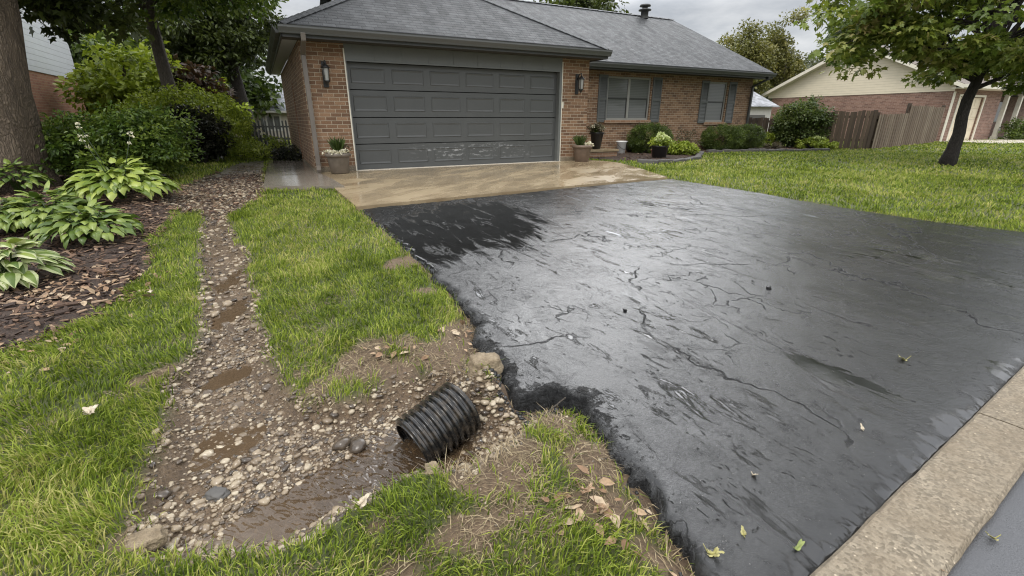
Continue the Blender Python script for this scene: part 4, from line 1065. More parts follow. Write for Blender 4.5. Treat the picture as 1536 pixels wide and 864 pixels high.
blades_up('spiky_grass', M['spike'], p, cx+[0.02, 0, .36], 110, .36, .55, .02)
flowers('cream_flowers', M['fl_white'], p, [cx+U*x+V*y+[0, 0, z] for x, y, z in ((-.17, -.08, .42), (-.1, -.16, .40), (-.22, 0, .4), (.08, -.15, .41), (.15, -.1, .42), (.0, -.2, .38))], .06, 40, .035)
foliage('trailing_leaves', M['wild'], p, [(*(cx+U*.14+[0, 0, .46]), .1, .1, .1)], 6, 40, .08, .04)
cx = H(5.72, -.42, .03)
p = pot('garage_planter', cx, potprof(.25, .42), M['clay2'], 'brown clay pot with green spikes and pale flowers by the right garage pier', 'planter', 'planters by the house', (.22, .37))
blades_up('spiky_grass', M['spike'], p, cx-U*.1+[0, 0, .38], 110, .30, .7, .03)
flowers('pale_flowers', M['fl_white'], p, [cx+U*x+V*y+[0, 0, z] for x, y, z in ((.1, -.12, .42), (.2, -.02, .44), (.17, -.14, .4), (.05, -.16, .42))], .065, 40, .04)
foliage('filler_leaves', M['lf_dark'], p, [(*(cx+[0, 0, .45]), .18, .18, .08)], 10, 40, .08, .04)
cx = G(894, 223, .237)
p = pot('tall_planter', cx, [(.11, 0), (.13, .01), (.19, .42), (.215, .44), (.22, .47), (.2, .475), (.17, .42)], M['blackpot'], 'tall black pot of pale pink flowers standing on the front step', 'planter', 'planters by the house', (.17, .43))
flowers('pale_flowers', M['fl_white'], p, [cx+U*x+V*y+[0, 0, z] for x, y, z in ((.12, -.05, .56), (-.02, -.12, .58), (.2, 0, .58), (-.14, 0, .62), (.05, .05, .66))], .06, 30, .04)
foliage('flower_leaves', M['wild'], p, [(*(cx+[0, 0, .58]), .24, .24, .15)], 22, 40, .09, .05)
foliage('green_leaves', M['lf_box'], p, [(*(cx+[0, 0, .54]), .2, .2, .12)], 14, 40, .09, .05)
# bucket and dark round pot by the step
cb = G(931, 231)
bk = empty('white_bucket', cb, 'white plastic bucket with flared rim beside the front step', 'bucket')
mb = MB(); mb.lathe(cb, [(.11, 0), (.13, .01), (.16, .36), (.185, .38), (.19, .41), (.155, .415), (.13, .03), (.001, .025)], 24); mb.build('bucket_body', M['whiteplastic'], bk)
mb = MB(); mb.tube([cb+U*(.16*math.cos(t))+np.array([0, 0, .32-.16*math.sin(t)])-V*.17*math.sin(t) for t in np.linspace(0, math.pi, 12)], .006, 6); mb.build('handle', M['iron'], bk)
cb = G(945, 229)
bk = empty('round_pot', cb, 'small black round pot lying beside the white bucket', 'pot')
mb = MB(); mb.lathe(cb, [(.07, 0), (.16, .04), (.215, .18), (.2, .3), (.15, .37), (.165, .39), (.14, .39), (.125, .31), (.15, .15), (.001, .06)], 22); mb.build('pot_body', M['blackpot'], bk)
# black pot of pale flowers at the corner of the bed
cx = G(988, 238)
p = pot('flower_pot', cx, [(.17, 0), (.19, .01), (.235, .32), (.26, .34), (.26, .37), (.24, .375), (.21, .3)], M['blackpot'], 'black pot overflowing with pale lime hydrangea blooms at the bed corner', 'planter', 'planters by the house', (.21, .32))
foliage('lime_leaves', M['lf_lime'], p, [(*(cx+[0, 0, .48]), .28, .28, .14)], 26, 50, .10, .07, shape=SH_OV)
flowers('pale_blooms', M['fl_limecream'], p, [cx+U*x+V*y+[0, 0, z] for x, y, z in ((-.2, -.1, .5), (.05, -.18, .55), (.2, -.08, .5), (0, 0, .66), (-.1, -.05, .6), (.13, 0, .6), (.24, .05, .56))], .085, 50, .045)
cx = G(977, 236)
p = pot('pink_pot', cx-V*.15, [(.09, 0), (.13, .2), (.145, .21), (.14, .24), (.11, .22)], M['pinkpot'], 'small faded pink pot with tiny blossoms beside the black flower pot', 'planter', 'planters by the house', (.11, .2))
flowers('pink_blossoms', M['fl_pink'], p, [cx-V*.15+U*x+[0, 0, z] for x, z in ((-.06, .26), (.06, .28), (-.12, .34), (0, .42))], .05, 26, .03)

# ================================================================== SHRUBS ON THE RIGHT BED
def shrub(name, base, rx, ry, h, mat, label, cat='shrub', group=None, nclump=70, per=90, cr=.16, leaf=.035, stem=M['bark_dark'], low=.0, flat=.8, shell=.35, droop=.1, shape=SH_RH, wid=1., ells=None, gap=0., extra=None):
    base = np.array(base, float); root = empty(name, base, label, cat, group)
    ells = ells or [(base[0], base[1], base[2]+low+(h-low)*.48, rx, ry, (h-low)*.52)]
    o, C = foliage('foliage', mat, root, ells, nclump, per, cr, leaf, flat=flat, shell=shell, droop=droop, shape=shape, wid=wid, zmin=base[2]+low+.03, gap=gap, gscale=2.)
    mb = MB()
    for k in RNG.choice(len(C), min(12, len(C)), replace=False):
        s = base+np.append(RNG.normal(0, .06, 2), -.03); limbs(mb, s, [C[k]], .022, .006)
    mb.build('stems', stem, root)
    return root
grp = 'clipped boxwood shrubs under the windows'
kw = dict(cr=.11, leaf=.034, shell=.16, flat=.9)
def atp(px, py, dz=0): return G(px, py)+[0, 0, dz]
c = hh(9.7, 1.35); shrub('boxwood_shrub', (*c, GF), .72, .55, .95, M['lf_box'], 'large clipped dark boxwood under the double window', 'shrub', grp, 240, 130, **kw)
c = hh(13.05, 1.25); shrub('boxwood_shrub', (*c, GF), .74, .6, .86, M['lf_box'], 'clipped dark boxwood in front of the single right window', 'shrub', grp, 240, 130, **kw)
c = hh(14.55, 1.4); shrub('boxwood_shrub', (*c, GF), .62, .6, .86, M['lf_box'], 'clipped dark boxwood at the right corner of the brick house', 'shrub', grp, 240, 130, **kw)
c = hh(11.3, 1.2); shrub('twiggy_shrub', (*c, GF), .5, .35, .85, M['wild'], 'sparse brownish twiggy shrub between the two window boxwoods', 'shrub', None, 30, 40, .14, .05, gap=.1)
limeg = 'lime green mounded plants in the front bed'
def mound(px, py, w_, h, label, mat='lf_lime', group=limeg, leaf=.07, n=60, cat='plant', name='mounded_plant', flower=None):
    b_ = atp(px, py); r = shrub(name, b_, w_, w_*.7, h, M[mat], label, cat, group, n, 50, .09, leaf, shape=SH_OV, flat=.6, shell=.3, droop=.3)
    if flower:
        flowers('pale_blooms', M['fl_limecream'], r, [b_+np.array([math.cos(a)*w_*.6*q, math.sin(a)*w_*.45*q, h*(1.05-.3*q)]) for a, q in zip(RNG.uniform(0, 6.28, flower), RNG.uniform(.1, 1, flower))],   .06, 30, .05)
    return r
mound(1021, 233, .52, .40, 'bright lime mounded plant right of the black flower pot', n=90)
mound(1054, 224, .32, .34, 'small lime flowering mound on an edging stone before the boxwood', flower=5)
mound(1222, 224, .75, .42, 'pale variegated mound under the round shrub by the fence', flower=16, n=80)
mound(1150, 222, .22, .55, 'thin upright yellow-green plant at the right house corner', n=26, cat='plant')
c = G(1196, 222); shrub('round_shrub', c, .98, .9, 1.75, M['lf_vib'], 'tall round viburnum shrub with pale tipped leaves before the wooden fence', 'shrub', None, 150, 110, .26, .085, low=.12, shape=SH_OV, wid=1.3, shell=.4)
mound(1160, 224, .35, .25, 'low dark brownish plant at the foot of the round shrub', 'wild', None, .05, 22)
def edging(name, pts, label, n, grp=None):
    root = empty(name, G(*pts[0]), label, 'edging', grp); P = [G(*p) for p in pts]
    L = [0]
    for a, c in zip(P[:-1], P[1:]): L.append(L[-1]+np.linalg.norm(c-a))
    for k in range(n):
        s = (k+.5)/n*L[-1]; q = max(i for i in range(len(L)-1) if L[i] <= s); t = (s-L[q])/(L[q+1]-L[q]); c = P[q]+(P[q+1]-P[q])*t; d = P[q+1]-P[q]
        m = Matrix.Translation(Vector(c)) @ Matrix.Rotation(math.atan2(d[1], d[0])+RNG.normal(0, .08), 4, 'Z') @ Matrix.Rotation(RNG.normal(0, .04), 4, 'Y')
        mb = MB(); hl = L[-1]/n*.47; mb.box((-hl, -.07-.02*RNG.random(), -.06), (hl, .07, .075+.03*RNG.random()), m); mb.build('edging_stone', M['stone_edge'], root, .02)
edging('bed_edging', [(955, 245), (985, 246), (1020, 243), (1045, 239), (1052, 231)], 'curved dark stone edging around the lime plants and black pot', 9)
edging('bed_edging', [(1060, 229), (1100, 228), (1170, 227.5), (1243, 227)], 'straight low stone edging before the boxwoods and round shrub', 14)

# ================================================================== RIGHT: TREE, FENCE, NEIGHBOURS
tb_ = G(1419, 248)
d_ = tb_[1]
crown = [(11.6, 12.4, 4.7, 4.3, 3.6, 2.6), (8.9, 12.0, 3.3, 1.9, 1.7, .9), (9.4, 11.6, 4.6, 2.2, 2.0, 1.2), (13.8, 12.4, 3.1, 2.0, 2.0, 1.0), (10.6, 11.2, 2.85, 1.6, 1.0, .55), (12.6, 11., 3.6, 1.8, 1.6, .9), (11, 13, 6.3, 3.0, 3.0, 1.6), (*at(1275, 24, 12.), 1.0, 1., .45)]
mt, MC = tree('maple_tree', tb_, (.34, .15), 4.6, .135, crown, (M['bark_dark'], M['lf_maple']), 'front lawn maple with dark trunk and low spreading green crown', 'tree', nclump=500, per=82, cr=.46, leaf=.15, gap=.13, gscale=.55, nlimb=30, fork=.42, shape=SH_MP, wid=1.0, flare=1.55, shell=.85, flat=.42, droop=.5)
mb = MB()
for e, z, r in (((2.2, -.3, 2.3), 1.75, .055), ((-1.9, -.4, 2.6), 2.05, .045), ((.9, .4, 3.9), 2.3, .075), ((-.8, .2, 4.), 2.4, .065), ((-.15, -.5, 3.6), 2.5, .065)):
    s = tb_+np.array([.34*z/4.6, .15*z/4.6, z]); limbs(mb, s, [tb_+np.array([.4, .1, 0])+np.array(e)], r, .02, n=9)
mb.build('main_limbs', M['bark_dark'], mt)

def fence(name, pts, hs, label, lo, hi):
    """board fence along a polyline: one panel mesh, posts apart"""
    root = empty(name, (*pts[0], GF), label, 'fence'); mb = MB(); rnd = []; P = [np.array(p) for p in pts]
    for a, c, (h0, h1) in zip(P[:-1], P[1:], hs):
        L = np.linalg.norm(c-a); n = int(L/.128); d = (c-a)/L; nn = np.array([-d[1], d[0]])
        for k in range(n):
            h = h0+(h1-h0)*k/n+RNG.normal(0, .02); o = a+d*(k+.5)*L/n; z0 = GF-.05; off = .012*(k % 2); r_ = lo+(hi-lo)*RNG.random()
            m = Matrix(((d[0], nn[0], 0, o[0]), (d[1], nn[1], 0, o[1]), (0, 0, 1, z0), (0, 0, 0, 1))) @ Matrix.Rotation(RNG.normal(0, .008), 4, 'Y')
            v0 = len(mb.v); w2 = .058
            mb.box((-w2, off, .04), (w2, off+.018, h), m); rnd += [r_]*(len(mb.v)-v0)
        m = Matrix(((d[0], nn[0], 0, a[0]), (d[1], nn[1], 0, a[1]), (0, 0, 1, GF), (0, 0, 0, 1)))
        for z in (.3, max(h0, h1)*.8):
            v0 = len(mb.v); mb.box((0, .034, z), (L, .07, z+.08), m); rnd += [.2]*(len(mb.v)-v0)
    me = bpy.data.meshes.new('fence_boards'); me.from_pydata([tuple(v-ORG[root.name]) for v in mb.v], [], mb.f)
    a_ = me.attributes.new('rnd', 'FLOAT', 'POINT'); a_.data.foreach_set('value', np.array(rnd, np.float32)); link('fence_boards', me, M['wood'], root)
    for a, (h0, h1) in zip(P, hs+[hs[-1]]):
        pb = MB(); pb.box((a[0]-.05, a[1]+.075, GF-.1), (a[0]+.05, a[1]+.175, GF+h0+.03)); o_ = pb.build('fence_post', M['wood'], root)
    return root
f0, f1, f2 = G(1196, 223)[:2], G(1303, 224)[:2], G(1403, 214)[:2]
fence('board_fence', [f0, f1], [(1.38, 1.42)], 'dark weathered board fence section behind the round shrub', .0, .5)
fm = f1+(f2-f1)*.42
fence('board_fence', [f1+np.array([.12, .02]), fm, f2], [(1.30, 1.36), (1.68, 1.66)], 'lighter grey-brown board fence running back to the neighbour house', .45, 1.)
fa, fb = hh(15.25, 2.6), f0+np.array([-.2, 1.2])
fence('board_fence', [fa, fb], [(1.2, 1.2)], 'short dark fence joining the brick house corner to the shrub', .0, .3)

NC = G(1409, 213); NC[2] = GF
def NF(i, j, z): return NC+U*i+V*j+np.array([0, 0, z])
nh = empty('neighbour_house', NC, 'cream sided brick house with gable wall behind the wooden fence', 'house')
mb = MB(NF); NB = 2.38
wall_with_openings(mb, 0, 5.4, -.2, NB+.35, 0, .15, [(.75, 3.4, -.2, 2.15)])
mb.face([(0, 9.6, -.2), (0, 0, -.2), (0, 0, NB), (0, 9.6, NB)], [(9.6, -.2), (0, -.2), (0, NB), (9.6, NB)]); mb.face([(5.4, 0, -.2), (5.4, 2, -.2), (5.4, 2, 2.7), (5.4, 0, 2.7)], [(0, 0), (2, 0), (2, 2.7), (0, 2.7)])
mb.face([(5.4, 2.0, -.2), (16, 2.0, -.2), (16, 2.0, 2.7), (5.4, 2.0, 2.7)], [(0, -.2), (10.6, -.2), (10.6, 2.7), (0, 2.7)])
mb.build('wall', M['brick_red'], nh)
mb = MB(NF); apx = 5.0
mb.face([(-.03, 9.9, NB), (-.03, -.02, NB), (-.03, -.02, NB+.3), (-.03, 4.8, apx), (-.03, 9.9, NB+.2)], [(9.9, NB), (0, NB), (0, NB+.3), (4.8, apx), (9.9, NB+.2)])
mb.build('gable', M['siding_cream'], nh)
mb = MB(NF); e0 = NB+.28
slope(mb, [(-.45, -.5, e0), (16, -.5, e0), (16, 4.8, apx+.08), (-.45, 4.8, apx+.08)]); slope(mb, [(16, 10.3, e0-.1), (-.45, 10.3, e0-.1), (-.45, 4.8, apx+.08), (16, 4.8, apx+.08)]); mb.build('roof', M['shingle3'], nh)
mb = MB(NF)
for (ja, za), (jb_, zb) in (((-.5, e0), (4.8, apx+.08)), ((10.3, e0-.1), (4.8, apx+.08))):
    pts = [(-.46, ja, za-.2), (-.46, jb_, zb-.2), (-.46, jb_, zb-.02), (-.46, ja, za-.02)]; mb.face(pts); mb.face([(-.03, ja, za-.2), (-.03, jb_, zb-.2), (-.46, jb_, zb-.2), (-.46, ja, za-.2)])
mb.box((-.46, -.62, e0-.16), (5.6, -.5, e0-.01)); mb.box((-.4, -.5, e0-.18), (5.5, -.001, e0-.15)); mb.build('rake_trim', M['white_trim'], nh)
mb = MB(NF); mb.box((-.05, -.05, -.1), (.1, -.001, 2.35)); mb.box((.62, -.03, -.1), (.75, .02, 2.25)); mb.box((3.4, -.03, -.1), (3.53, .02, 2.25)); mb.box((.75, -.03, 2.15), (3.4, .02, 2.25)); mb.build('door_trim', M['white_trim'], nh)
mb = MB(NF)
for r in range(4):
    mb.box((.75, .1, r*.535), (3.4, .14, r*.535+.53))
    for c in range(4): mb.box((.82+c*.66, .088, r*.535+.1), (1.34+c*.66, .0995, r*.535+.43))
mb.build('garage_door', M['cream_door'], nh, .008)
for k in range(4):
    mb = MB(NF); x = 6.1+k*1.75; mb.box((x-.09, -.1, 0), (x+.09, .08, 2.4)); mb.box((x-.13, -.14, 0), (x+.13, .12, .18)); mb.box((x-.13, -.14, 2.3), (x+.13, .12, 2.42)); mb.build('porch_post', M['white_trim'], nh)
mb = MB(NF); mb.box((5.4, -.2, 2.42), (16, 2.0, 2.62)); mb.build('porch_beam', M['gutter_dark'], nh)
for x0_, x1_ in ((8.2, 9.9), (11, 12.5)):
    mb = MB(NF); mb.box((x0_, 1.95, .9), (x1_, 1.99, 2.1)); mb.build('window', M['pane'], nh)
# their driveway, hedge and little white sign
Qd = np.array([NF(.3, -.02, 0)[:2], NF(3.9, -.02, 0)[:2], NF(11, -2.4, 0)[:2], NF(30, -2.5, 0)[:2], NF(30, -5, 0)[:2], NF(5, -3.0, 0)[:2], NF(.3, -2.2, 0)[:2]])
slab_obj('concrete_drive', Qd[::-1], M['rim_threshold'], .04, .1)
hb = NF(8.6, -1.0, 0)
hd = empty('hedge', hb, 'dark clipped hedge in front of the neighbour porch', 'hedge')
foliage('foliage', M['lf_box'], hd, [(*(NF(6.2+k*.9, -.9, .5)), .7, .55, .55) for k in range(9)], 190, 60, .28, .11, shell=.3, flat=.9, zmin=GF+.02)
for k in range(9):
    mb = MB(); mb.tube([NF(6.2+k*.9, -.9, -.05), NF(6.3+k*.9, -.85, .3), NF(6.2+k*.9, -.9, .6)], [.03, .02, .01], 6); mb.build('stem', M['bark_dark'], hd)
sb = G(1494, 207.5)
sg = empty('yard_sign', sb, 'small white triangular yard sign in front of the dark hedge', 'sign')
mb = MB(); mb.tube([sb, sb+np.array([0, 0, .55])], .012, 6); mb.build('stake', M['iron'], sg)
mb = MB(); t0 = sb+np.array([0, -.02, .45]); tri = [t0+U*-.2, t0+U*.2, t0+np.array([0, 0, .32])]; mb.face(tri, raw=True); tri2 = [p+V*.02 for p in tri]; mb.face(tri2[::-1], raw=True)
for k in range(3): mb.face([tri[k], tri2[k], tri2[(k+1) % 3], tri[(k+1) % 3]], raw=True)
mb.build('sign_board', M['white'], sg)
# white outbuilding glimpsed past the right corner
c0 = at(1139, 178, 27.); c0[2] = GF
def SF(i, j, z): return c0+U*i+V*j+np.array([0, 0, z])
sh_ = empty('white_shed', c0, 'small white shed glimpsed past the right corner of the brick house', 'shed')
mb = MB(SF); mb.box((-2.2, 0, -.1), (.9, 3, 1.75)); mb.build('wall', M['white'], sh_)
mb = MB(SF); slope(mb, [(-2.4, -.3, 1.75), (1.1, -.3, 1.75), (1.1, 1.5, 2.6), (-2.4, 1.5, 2.6)]); slope(mb, [(1.1, 3.3, 1.75), (-2.4, 3.3, 1.75), (-2.4, 1.5, 2.6), (1.1, 1.5, 2.6)]); mb.build('roof', M['shingle2'], sh_)
mb = MB(SF); mb.box((-.9, -.03, .7), (.4, -.002, 1.3)); mb.build('window', M['pane'], sh_)

# background trees right
bgg = 'background trees beyond the houses'
def bgtree(px, Y, top_px, r, mat, label, nclump=160, per=60, leaf=.3, cr=.9, low=1.5, seed=0., gap=.15, name='background_tree', trunkm='bark_mid', ry=None, flat=.6, columns=1):
    b_ = at(px, 178, Y); b_[2] = GF-.1; tp = at(px, top_px, Y)[2]
    h = tp-GF; cz = GF+low+(h-low)/2
    ells = [(b_[0], b_[1], cz, r, ry or r, (h-low)/2), (b_[0]-r*.5, b_[1], cz-.1*h, r*.6, r*.6, (h-low)*.33), (b_[0]+r*.5, b_[1], cz-.05*h, r*.6, r*.6, (h-low)*.36)]
    return tree(name, b_, (RNG.normal(0, .2), 0), h*.8, max(.16, h*.026), ells, (M[trunkm], M[mat]), label, 'tree', nclump, per, cr, leaf, gap=gap, gscale=.35, group=bgg, nlimb=14, seed=seed, shell=.8, fork=.3, flat=flat)
bgtree(1100, 34, 34, 1.7, 'lf_yellow', 'tall yellowing tree with feathery top behind the right roof slope', 320, 75, .17, .62, 2, 1., .22)
bgtree(1160, 36, 14, 1.6, 'lf_yellow', 'tall yellow-green tree beside its taller yellowing twin', 230, 75, .17, .6, 3, 2., .22)
bgtree(1080, 33, 46, 1.3, 'lf_yellow', 'small yellowing tree peeking over the right roof edge', 70, 60, .16, .45, 2, 8., .2)
bgtree(1178, 44, 95, 3., 'lf_grey', 'low grey-green tree between the shed and the neighbour gable', 130, 60, .33, 1., .3, 3., .0)
bgtree(1225, 48, 72, 4.6, 'lf_grey', 'broad grey-green tree rising behind the neighbour gable roof', 170, 60, .36, 1.1, .5, 4., .0)
bgtree(1310, 50, 40, 6., 'lf_grey', 'large far tree behind the maple crown', 170, 60, .4, 1.3, 1., 5., .0)
bgtree(1470, 55, 60, 7., 'lf_grey', 'wide far tree above the neighbour porch', 170, 60, .42, 1.4, 1., 6., .0)
bgtree(862, 30, -45, 2.6, 'lf_oak', 'dark leafy tree top showing above the main roof ridge', 200, 60, .24, .7, 4.5, 7., .15)

# ================================================================== LEFT SIDE
lgc = np.array([*at(131, 170, 18.6)[:2], GF])
def LF(i, j, z): return lgc+U*i+V*j+np.array([0, 0, z])
lh = empty('left_house', lgc, 'brick neighbour house with pale lap siding above, behind the oak', 'house')
bt = 2.42
mb = MB(LF); mb.face([(0, 0, -.2), (0, -9, -.2), (0, -9, bt), (0, 0, bt)], [(9, -.2), (0, -.2), (0, bt), (9, bt)]); mb.face([(0, 0, -.2), (-9, 0, -.2), (-9, 0, bt), (0, 0, bt)], [(9, -.2), (0, -.2), (0, bt), (9, bt)])
mb.face([(0, -9, -.2), (-9, -9, -.2), (-9, -9, bt), (0, -9, bt)], [(9, -.2), (0, -.2), (0, bt), (9, bt)]); mb.build('wall', M['brick_left'], lh)
mb = MB(LF); tz_ = 5.2
mb.face([(.03, -.0, bt), (.03, -9, bt), (.03, -9, tz_), (.03, -4.5, 7.7), (.03, -.0, tz_)], [(9, bt), (0, bt), (0, tz_), (4.5, 7.7), (9, tz_)])
mb.face([(.03, -9, bt), (.03, 0, bt), (0, 0, bt), (0, -9, bt)]); mb.face([(.03, 0, bt), (-9, 0, bt), (-9, 0, tz_), (.03, 0, tz_)], [(0, 0), (9, 0), (9, 1.1), (0, 1.1)]); mb.build('siding', M['siding_white'], lh)
mb = MB(LF); slope(mb, [(.2, .25, tz_-.1), (-9, .25, tz_-.1), (-9, -4.5, 7.8), (.2, -4.5, 7.8)]); slope(mb, [(-9, -9.3, tz_-.1), (.2, -9.3, tz_-.1), (.2, -4.5, 7.8), (-9, -4.5, 7.8)]); mb.build('roof', M['shingle2'], lh)
# pale house and picket fence at the back between the trees and the garage
c0 = at(392, 178, 30.); c0[2] = GF-.1
def BF(i, j, z): return c0+U*i+V*j+np.array([0, 0, z])
bh = empty('back_house', c0, 'pale house with light grey roof seen past the garage wall', 'house')
mb = MB(BF); mb.box((-6, 0, -.2), (5, 6, 1.75)); mb.build('wall', M['beige_wall'], bh)
mb = MB(BF); slope(mb, [(-6.4, -.4, 1.68), (5.4, -.4, 1.68), (5.4, 3, 3.35), (-6.4, 3, 3.35)]); slope(mb, [(5.4, 6.4, 1.68), (-6.4, 6.4, 1.68), (-6.4, 3, 3.35), (5.4, 3, 3.35)]); mb.build('roof', M['shingle2'], bh)
mb = MB(BF); mb.box((.2, -.04, .5), (1.1, -.002, 1.45)); wf = mb.build('window', M['white'], bh); mb = MB(BF); mb.box((.3, -.05, .6), (.62, -.041, 1.35)); mb.box((.68, -.05, .6), (1.0, -.041, 1.35)); mb.build('pane', M['pane'], wf)
mb = MB(BF); mb.box((-6.4, -.5, 1.55), (5.4, -.4, 1.66)); mb.build('gutter', M['white'], bh)
pa, pb_ = at(345, 178, 21.)[:2], at(438, 178, 21.)[:2]
pf = empty('picket_fence', (*pa, GF), 'dark grey picket fence at the back of the side yard', 'fence')
mb = MB(); L = np.linalg.norm(pb_-pa); n = int(L/.14)
for k in range(n):
    o_ = pa+(pb_-pa)*k/n; hh_ = 1.0; mb.box((o_[0]-.035, o_[1], GF-.05), (o_[0]+.035, o_[1]+.02, GF+hh_)); z = GF+hh_
    mb.face([(o_[0]-.035, o_[1], z), (o_[0]+.035, o_[1], z), (o_[0], o_[1], z+.06)])
mb.box((pa[0], pa[1]+.022, GF+.25), (pb_[0], pa[1]+.05, GF+.32)); mb.box((pa[0], pa[1]+.022, GF+.75), (pb_[0], pa[1]+.05, GF+.82)); mb.build('pickets', M['gutter_dark'], pf)
for k in (0., .5, 1.):
    mb = MB(); o_ = pa+(pb_-pa)*k; mb.box((o_[0]-.05, o_[1]+.051, GF-.05), (o_[0]+.05, o_[1]+.14, GF+1.12)); mb.build('fence_post', M['gutter_dark'], pf)

# the big oak at the left edge
ob = np.array([*G(16, 285)[:2], .29])
tree('oak_tree', ob, (1.3, .3), 6.4, .46, [(ob[0]+1., ob[1]+1.5, 5.6, 4.2, 3.6, 1.9), (ob[0]+2.6, ob[1]+2., 5.3, 2.6, 2.2, 1.2), (ob[0]+.8, ob[1]+.9, 3.75, 1.6, 1.2, .6), (*at(90, 6, 9.2), 1.3, 1., .42), (*at(180, 0, 9.6), 1.3, 1., .45)],
     (M['bark'], M['lf_oak']), 'large oak with thick rough brown trunk at the left edge', 'tree', nclump=330, per=75, cr=.5, leaf=.15, gap=.2, nlimb=22, fork=.5, shape=SH_MP, flare=1.7, shell=.85, wob=.22, seed=4., droop=.5)
t2 = np.array([*at(268, 178, 13.5)[:2], .33])
tree('shade_tree', t2, (-.35, .2), 6.5, .19, [(t2[0]+.1, t2[1]-.6, 5.0, 2.6, 2., 1.4), (t2[0]+1.6, t2[1]-.5, 4.6, 1.7, 1.5, .9), (t2[0]-.5, t2[1]+1, 6.2, 3., 2.6, 1.6)], (M['bark_mid'], M['lf_azalea']), 'slender grey-trunked tree with sunlit green leaves behind the azalea', 'tree',
     nclump=210, per=70, cr=.5, leaf=.15, gap=.05, nlimb=16, fork=.55, shape=SH_OV, seed=5.)
t3 = np.array([*G(381, 216)[:2], .33])
tree('shade_tree', t3, (-.7, 0), 7.5, .30, [(t3[0]-.3, t3[1]-.4, 5.6, 2.6, 2.2, 2.4), (t3[0]-1.6, t3[1]-.6, 4.6, 1.8, 1.6, .9), (t3[0]+.7, t3[1]-.6, 4.5, 1.0, 1.2, .7)], (M['bark_dark'], M['lf_oak']), 'dark dense tree with straight trunk beside the picket fence', 'tree',
     nclump=260, per=70, cr=.55, leaf=.19, gap=.1, nlimb=18, fork=.4, shape=SH_OV, seed=6., group=None)
def mass(px, Y, top, r, mat, label, name='small_tree', low=.2, **k):
    return bgtree(px, Y, top, r, mat, label, low=low, name=name, **k)
mass(212, 16.5, 62, 1.5, 'lf_lime', 'bright yellow-green small tree behind the shade tree trunk', nclump=110, per=60, leaf=.2, cr=.5, gap=.05, seed=11., low=.8)
mass(298, 17.5, 88, 1.1, 'lf_burg', 'burgundy leaved small tree left of the straight dark trunk', nclump=80, per=55, leaf=.18, cr=.45, gap=.05, seed=12., low=1.)
mass(322, 20, 118, 1.0, 'lf_lime', 'light green small tree beside the burgundy one', nclump=70, per=55, leaf=.17, cr=.45, gap=.0, seed=13.)
mass(150, 21, 40, 2.4, 'lf_dark', 'dark green tree at the corner of the left brick house', nclump=150, per=60, leaf=.26, cr=.7, gap=.0, seed=14.)
mass(250, 26, -10, 4.2, 'lf_dark', 'tall dark green tree closing the view behind the side yard', nclump=210, per=65, leaf=.34, cr=1., gap=.0, seed=15.)
mass(335, 29, 20, 3.2, 'lf_dark', 'tall dark tree between the burgundy tree and the pale house', nclump=170, per=60, leaf=.36, cr=1., gap=.05, seed=16.)
mass(60, 32, 10, 4.5, 'lf_grey', 'far grey-green tree showing between the oak and the left house roof', nclump=110, per=60, leaf=.4, cr=1.2, gap=.15, seed=17., low=3.)

# shrubs along the left bed
azb = np.array([*G(176, 272)[:2], .3])
shrub('azalea_shrub', azb, 1.7, 1.1, 1.5, M['lf_azalea'], 'large spreading dark green shrub behind the big hosta', 'shrub', None, 170, 110, .26, .075, shape=SH_OV, low=.15, shell=.5, flat=.5,
      ells=[(azb[0], azb[1], .95, 1.35, .9, .62), (azb[0]+.6, azb[1]+.2, 1.25, .8, .7, .42), (azb[0]-.75, azb[1], .8, .7, .6, .5), (azb[0]+.9, azb[1]-.1, .75, .5, .6, .45)])
ab2 = np.array([*G(250, 250)[:2], .3]); ab2[0] -= .4; ab2[1] += 1.5
shrub('yellow_shrub', ab2, 1.5, 1., 1.9, M['lf_lime'], 'tall light yellow-green shrub rising behind the dark azalea', 'shrub', None, 130, 100, .28, .085, shape=SH_OV, low=.3, shell=.5, flat=.5)
ab3 = np.array([*G(70, 262)[:2], .3])
shrub('leafy_shrub', ab3+[.4, .2, 0], .9, .8, 1.0, M['lf_dark'], 'dark leafy undergrowth shrub right of the oak trunk', 'shrub', None, 80, 90, .2, .08, shape=SH_OV)
ab4 = np.array([*G(304, 245)[:2], .33])
shrub('dark_round_shrub', ab4, .82, .75, 1.35, M['lf_holly'], 'round dark glossy shrub on a bare stem with pale highlights', 'shrub', None, 90, 90, .22, .085, low=.2, shape=SH_OV, wid=1.2)
ab5 = np.array([*at(322, 178, 14.8)[:2], .33])
shrub('weeping_shrub', ab5, .85, .8, 1.85, M['lf_lime'], 'weeping feathery yellow-green shrub beside the dark round one', 'shrub', None, 90, 90, .24, .11, low=.3, shape=SH_OV, wid=.5, droop=1.6)
for px, py, wd, h, lb in ((420, 243, .75, .55, 'leafy green border plant with white flowers at the end of the concrete path'), ):
    c = hh(-1.8, 4.6); r_ = shrub('border_plant', (*c, GF), .9, .75, .62, M['lf_lime'], lb, 'plant', None, 60, 70, .15, .06, shape=SH_OV)
    flowers('white_flowers', M['fl_white'], r_, [(c[0]+x, c[1]+y, GF+z) for x, y, z in ((-.5, -.3, .62), (.3, -.4, .7), (.0, 0, .78), (.6, -.1, .5))], .05, 24, .04)
c = hh(-1.15, 3.4); shrub('border_plant', (*c, GF), .42, .4, .42, M['lf_holly'], 'dark low plant with pale leaf edges against the garage wall', 'plant', None, 24, 50, .12, .08, shape=SH_OV)
c = hh(-3., 6.5); r_ = shrub('border_plant', (*c, GF), .5, .5, .4, M['lf_lime'], 'small yellow-green plant in the grass behind the path', 'plant', None, 24, 50, .12, .07, shape=SH_OV)

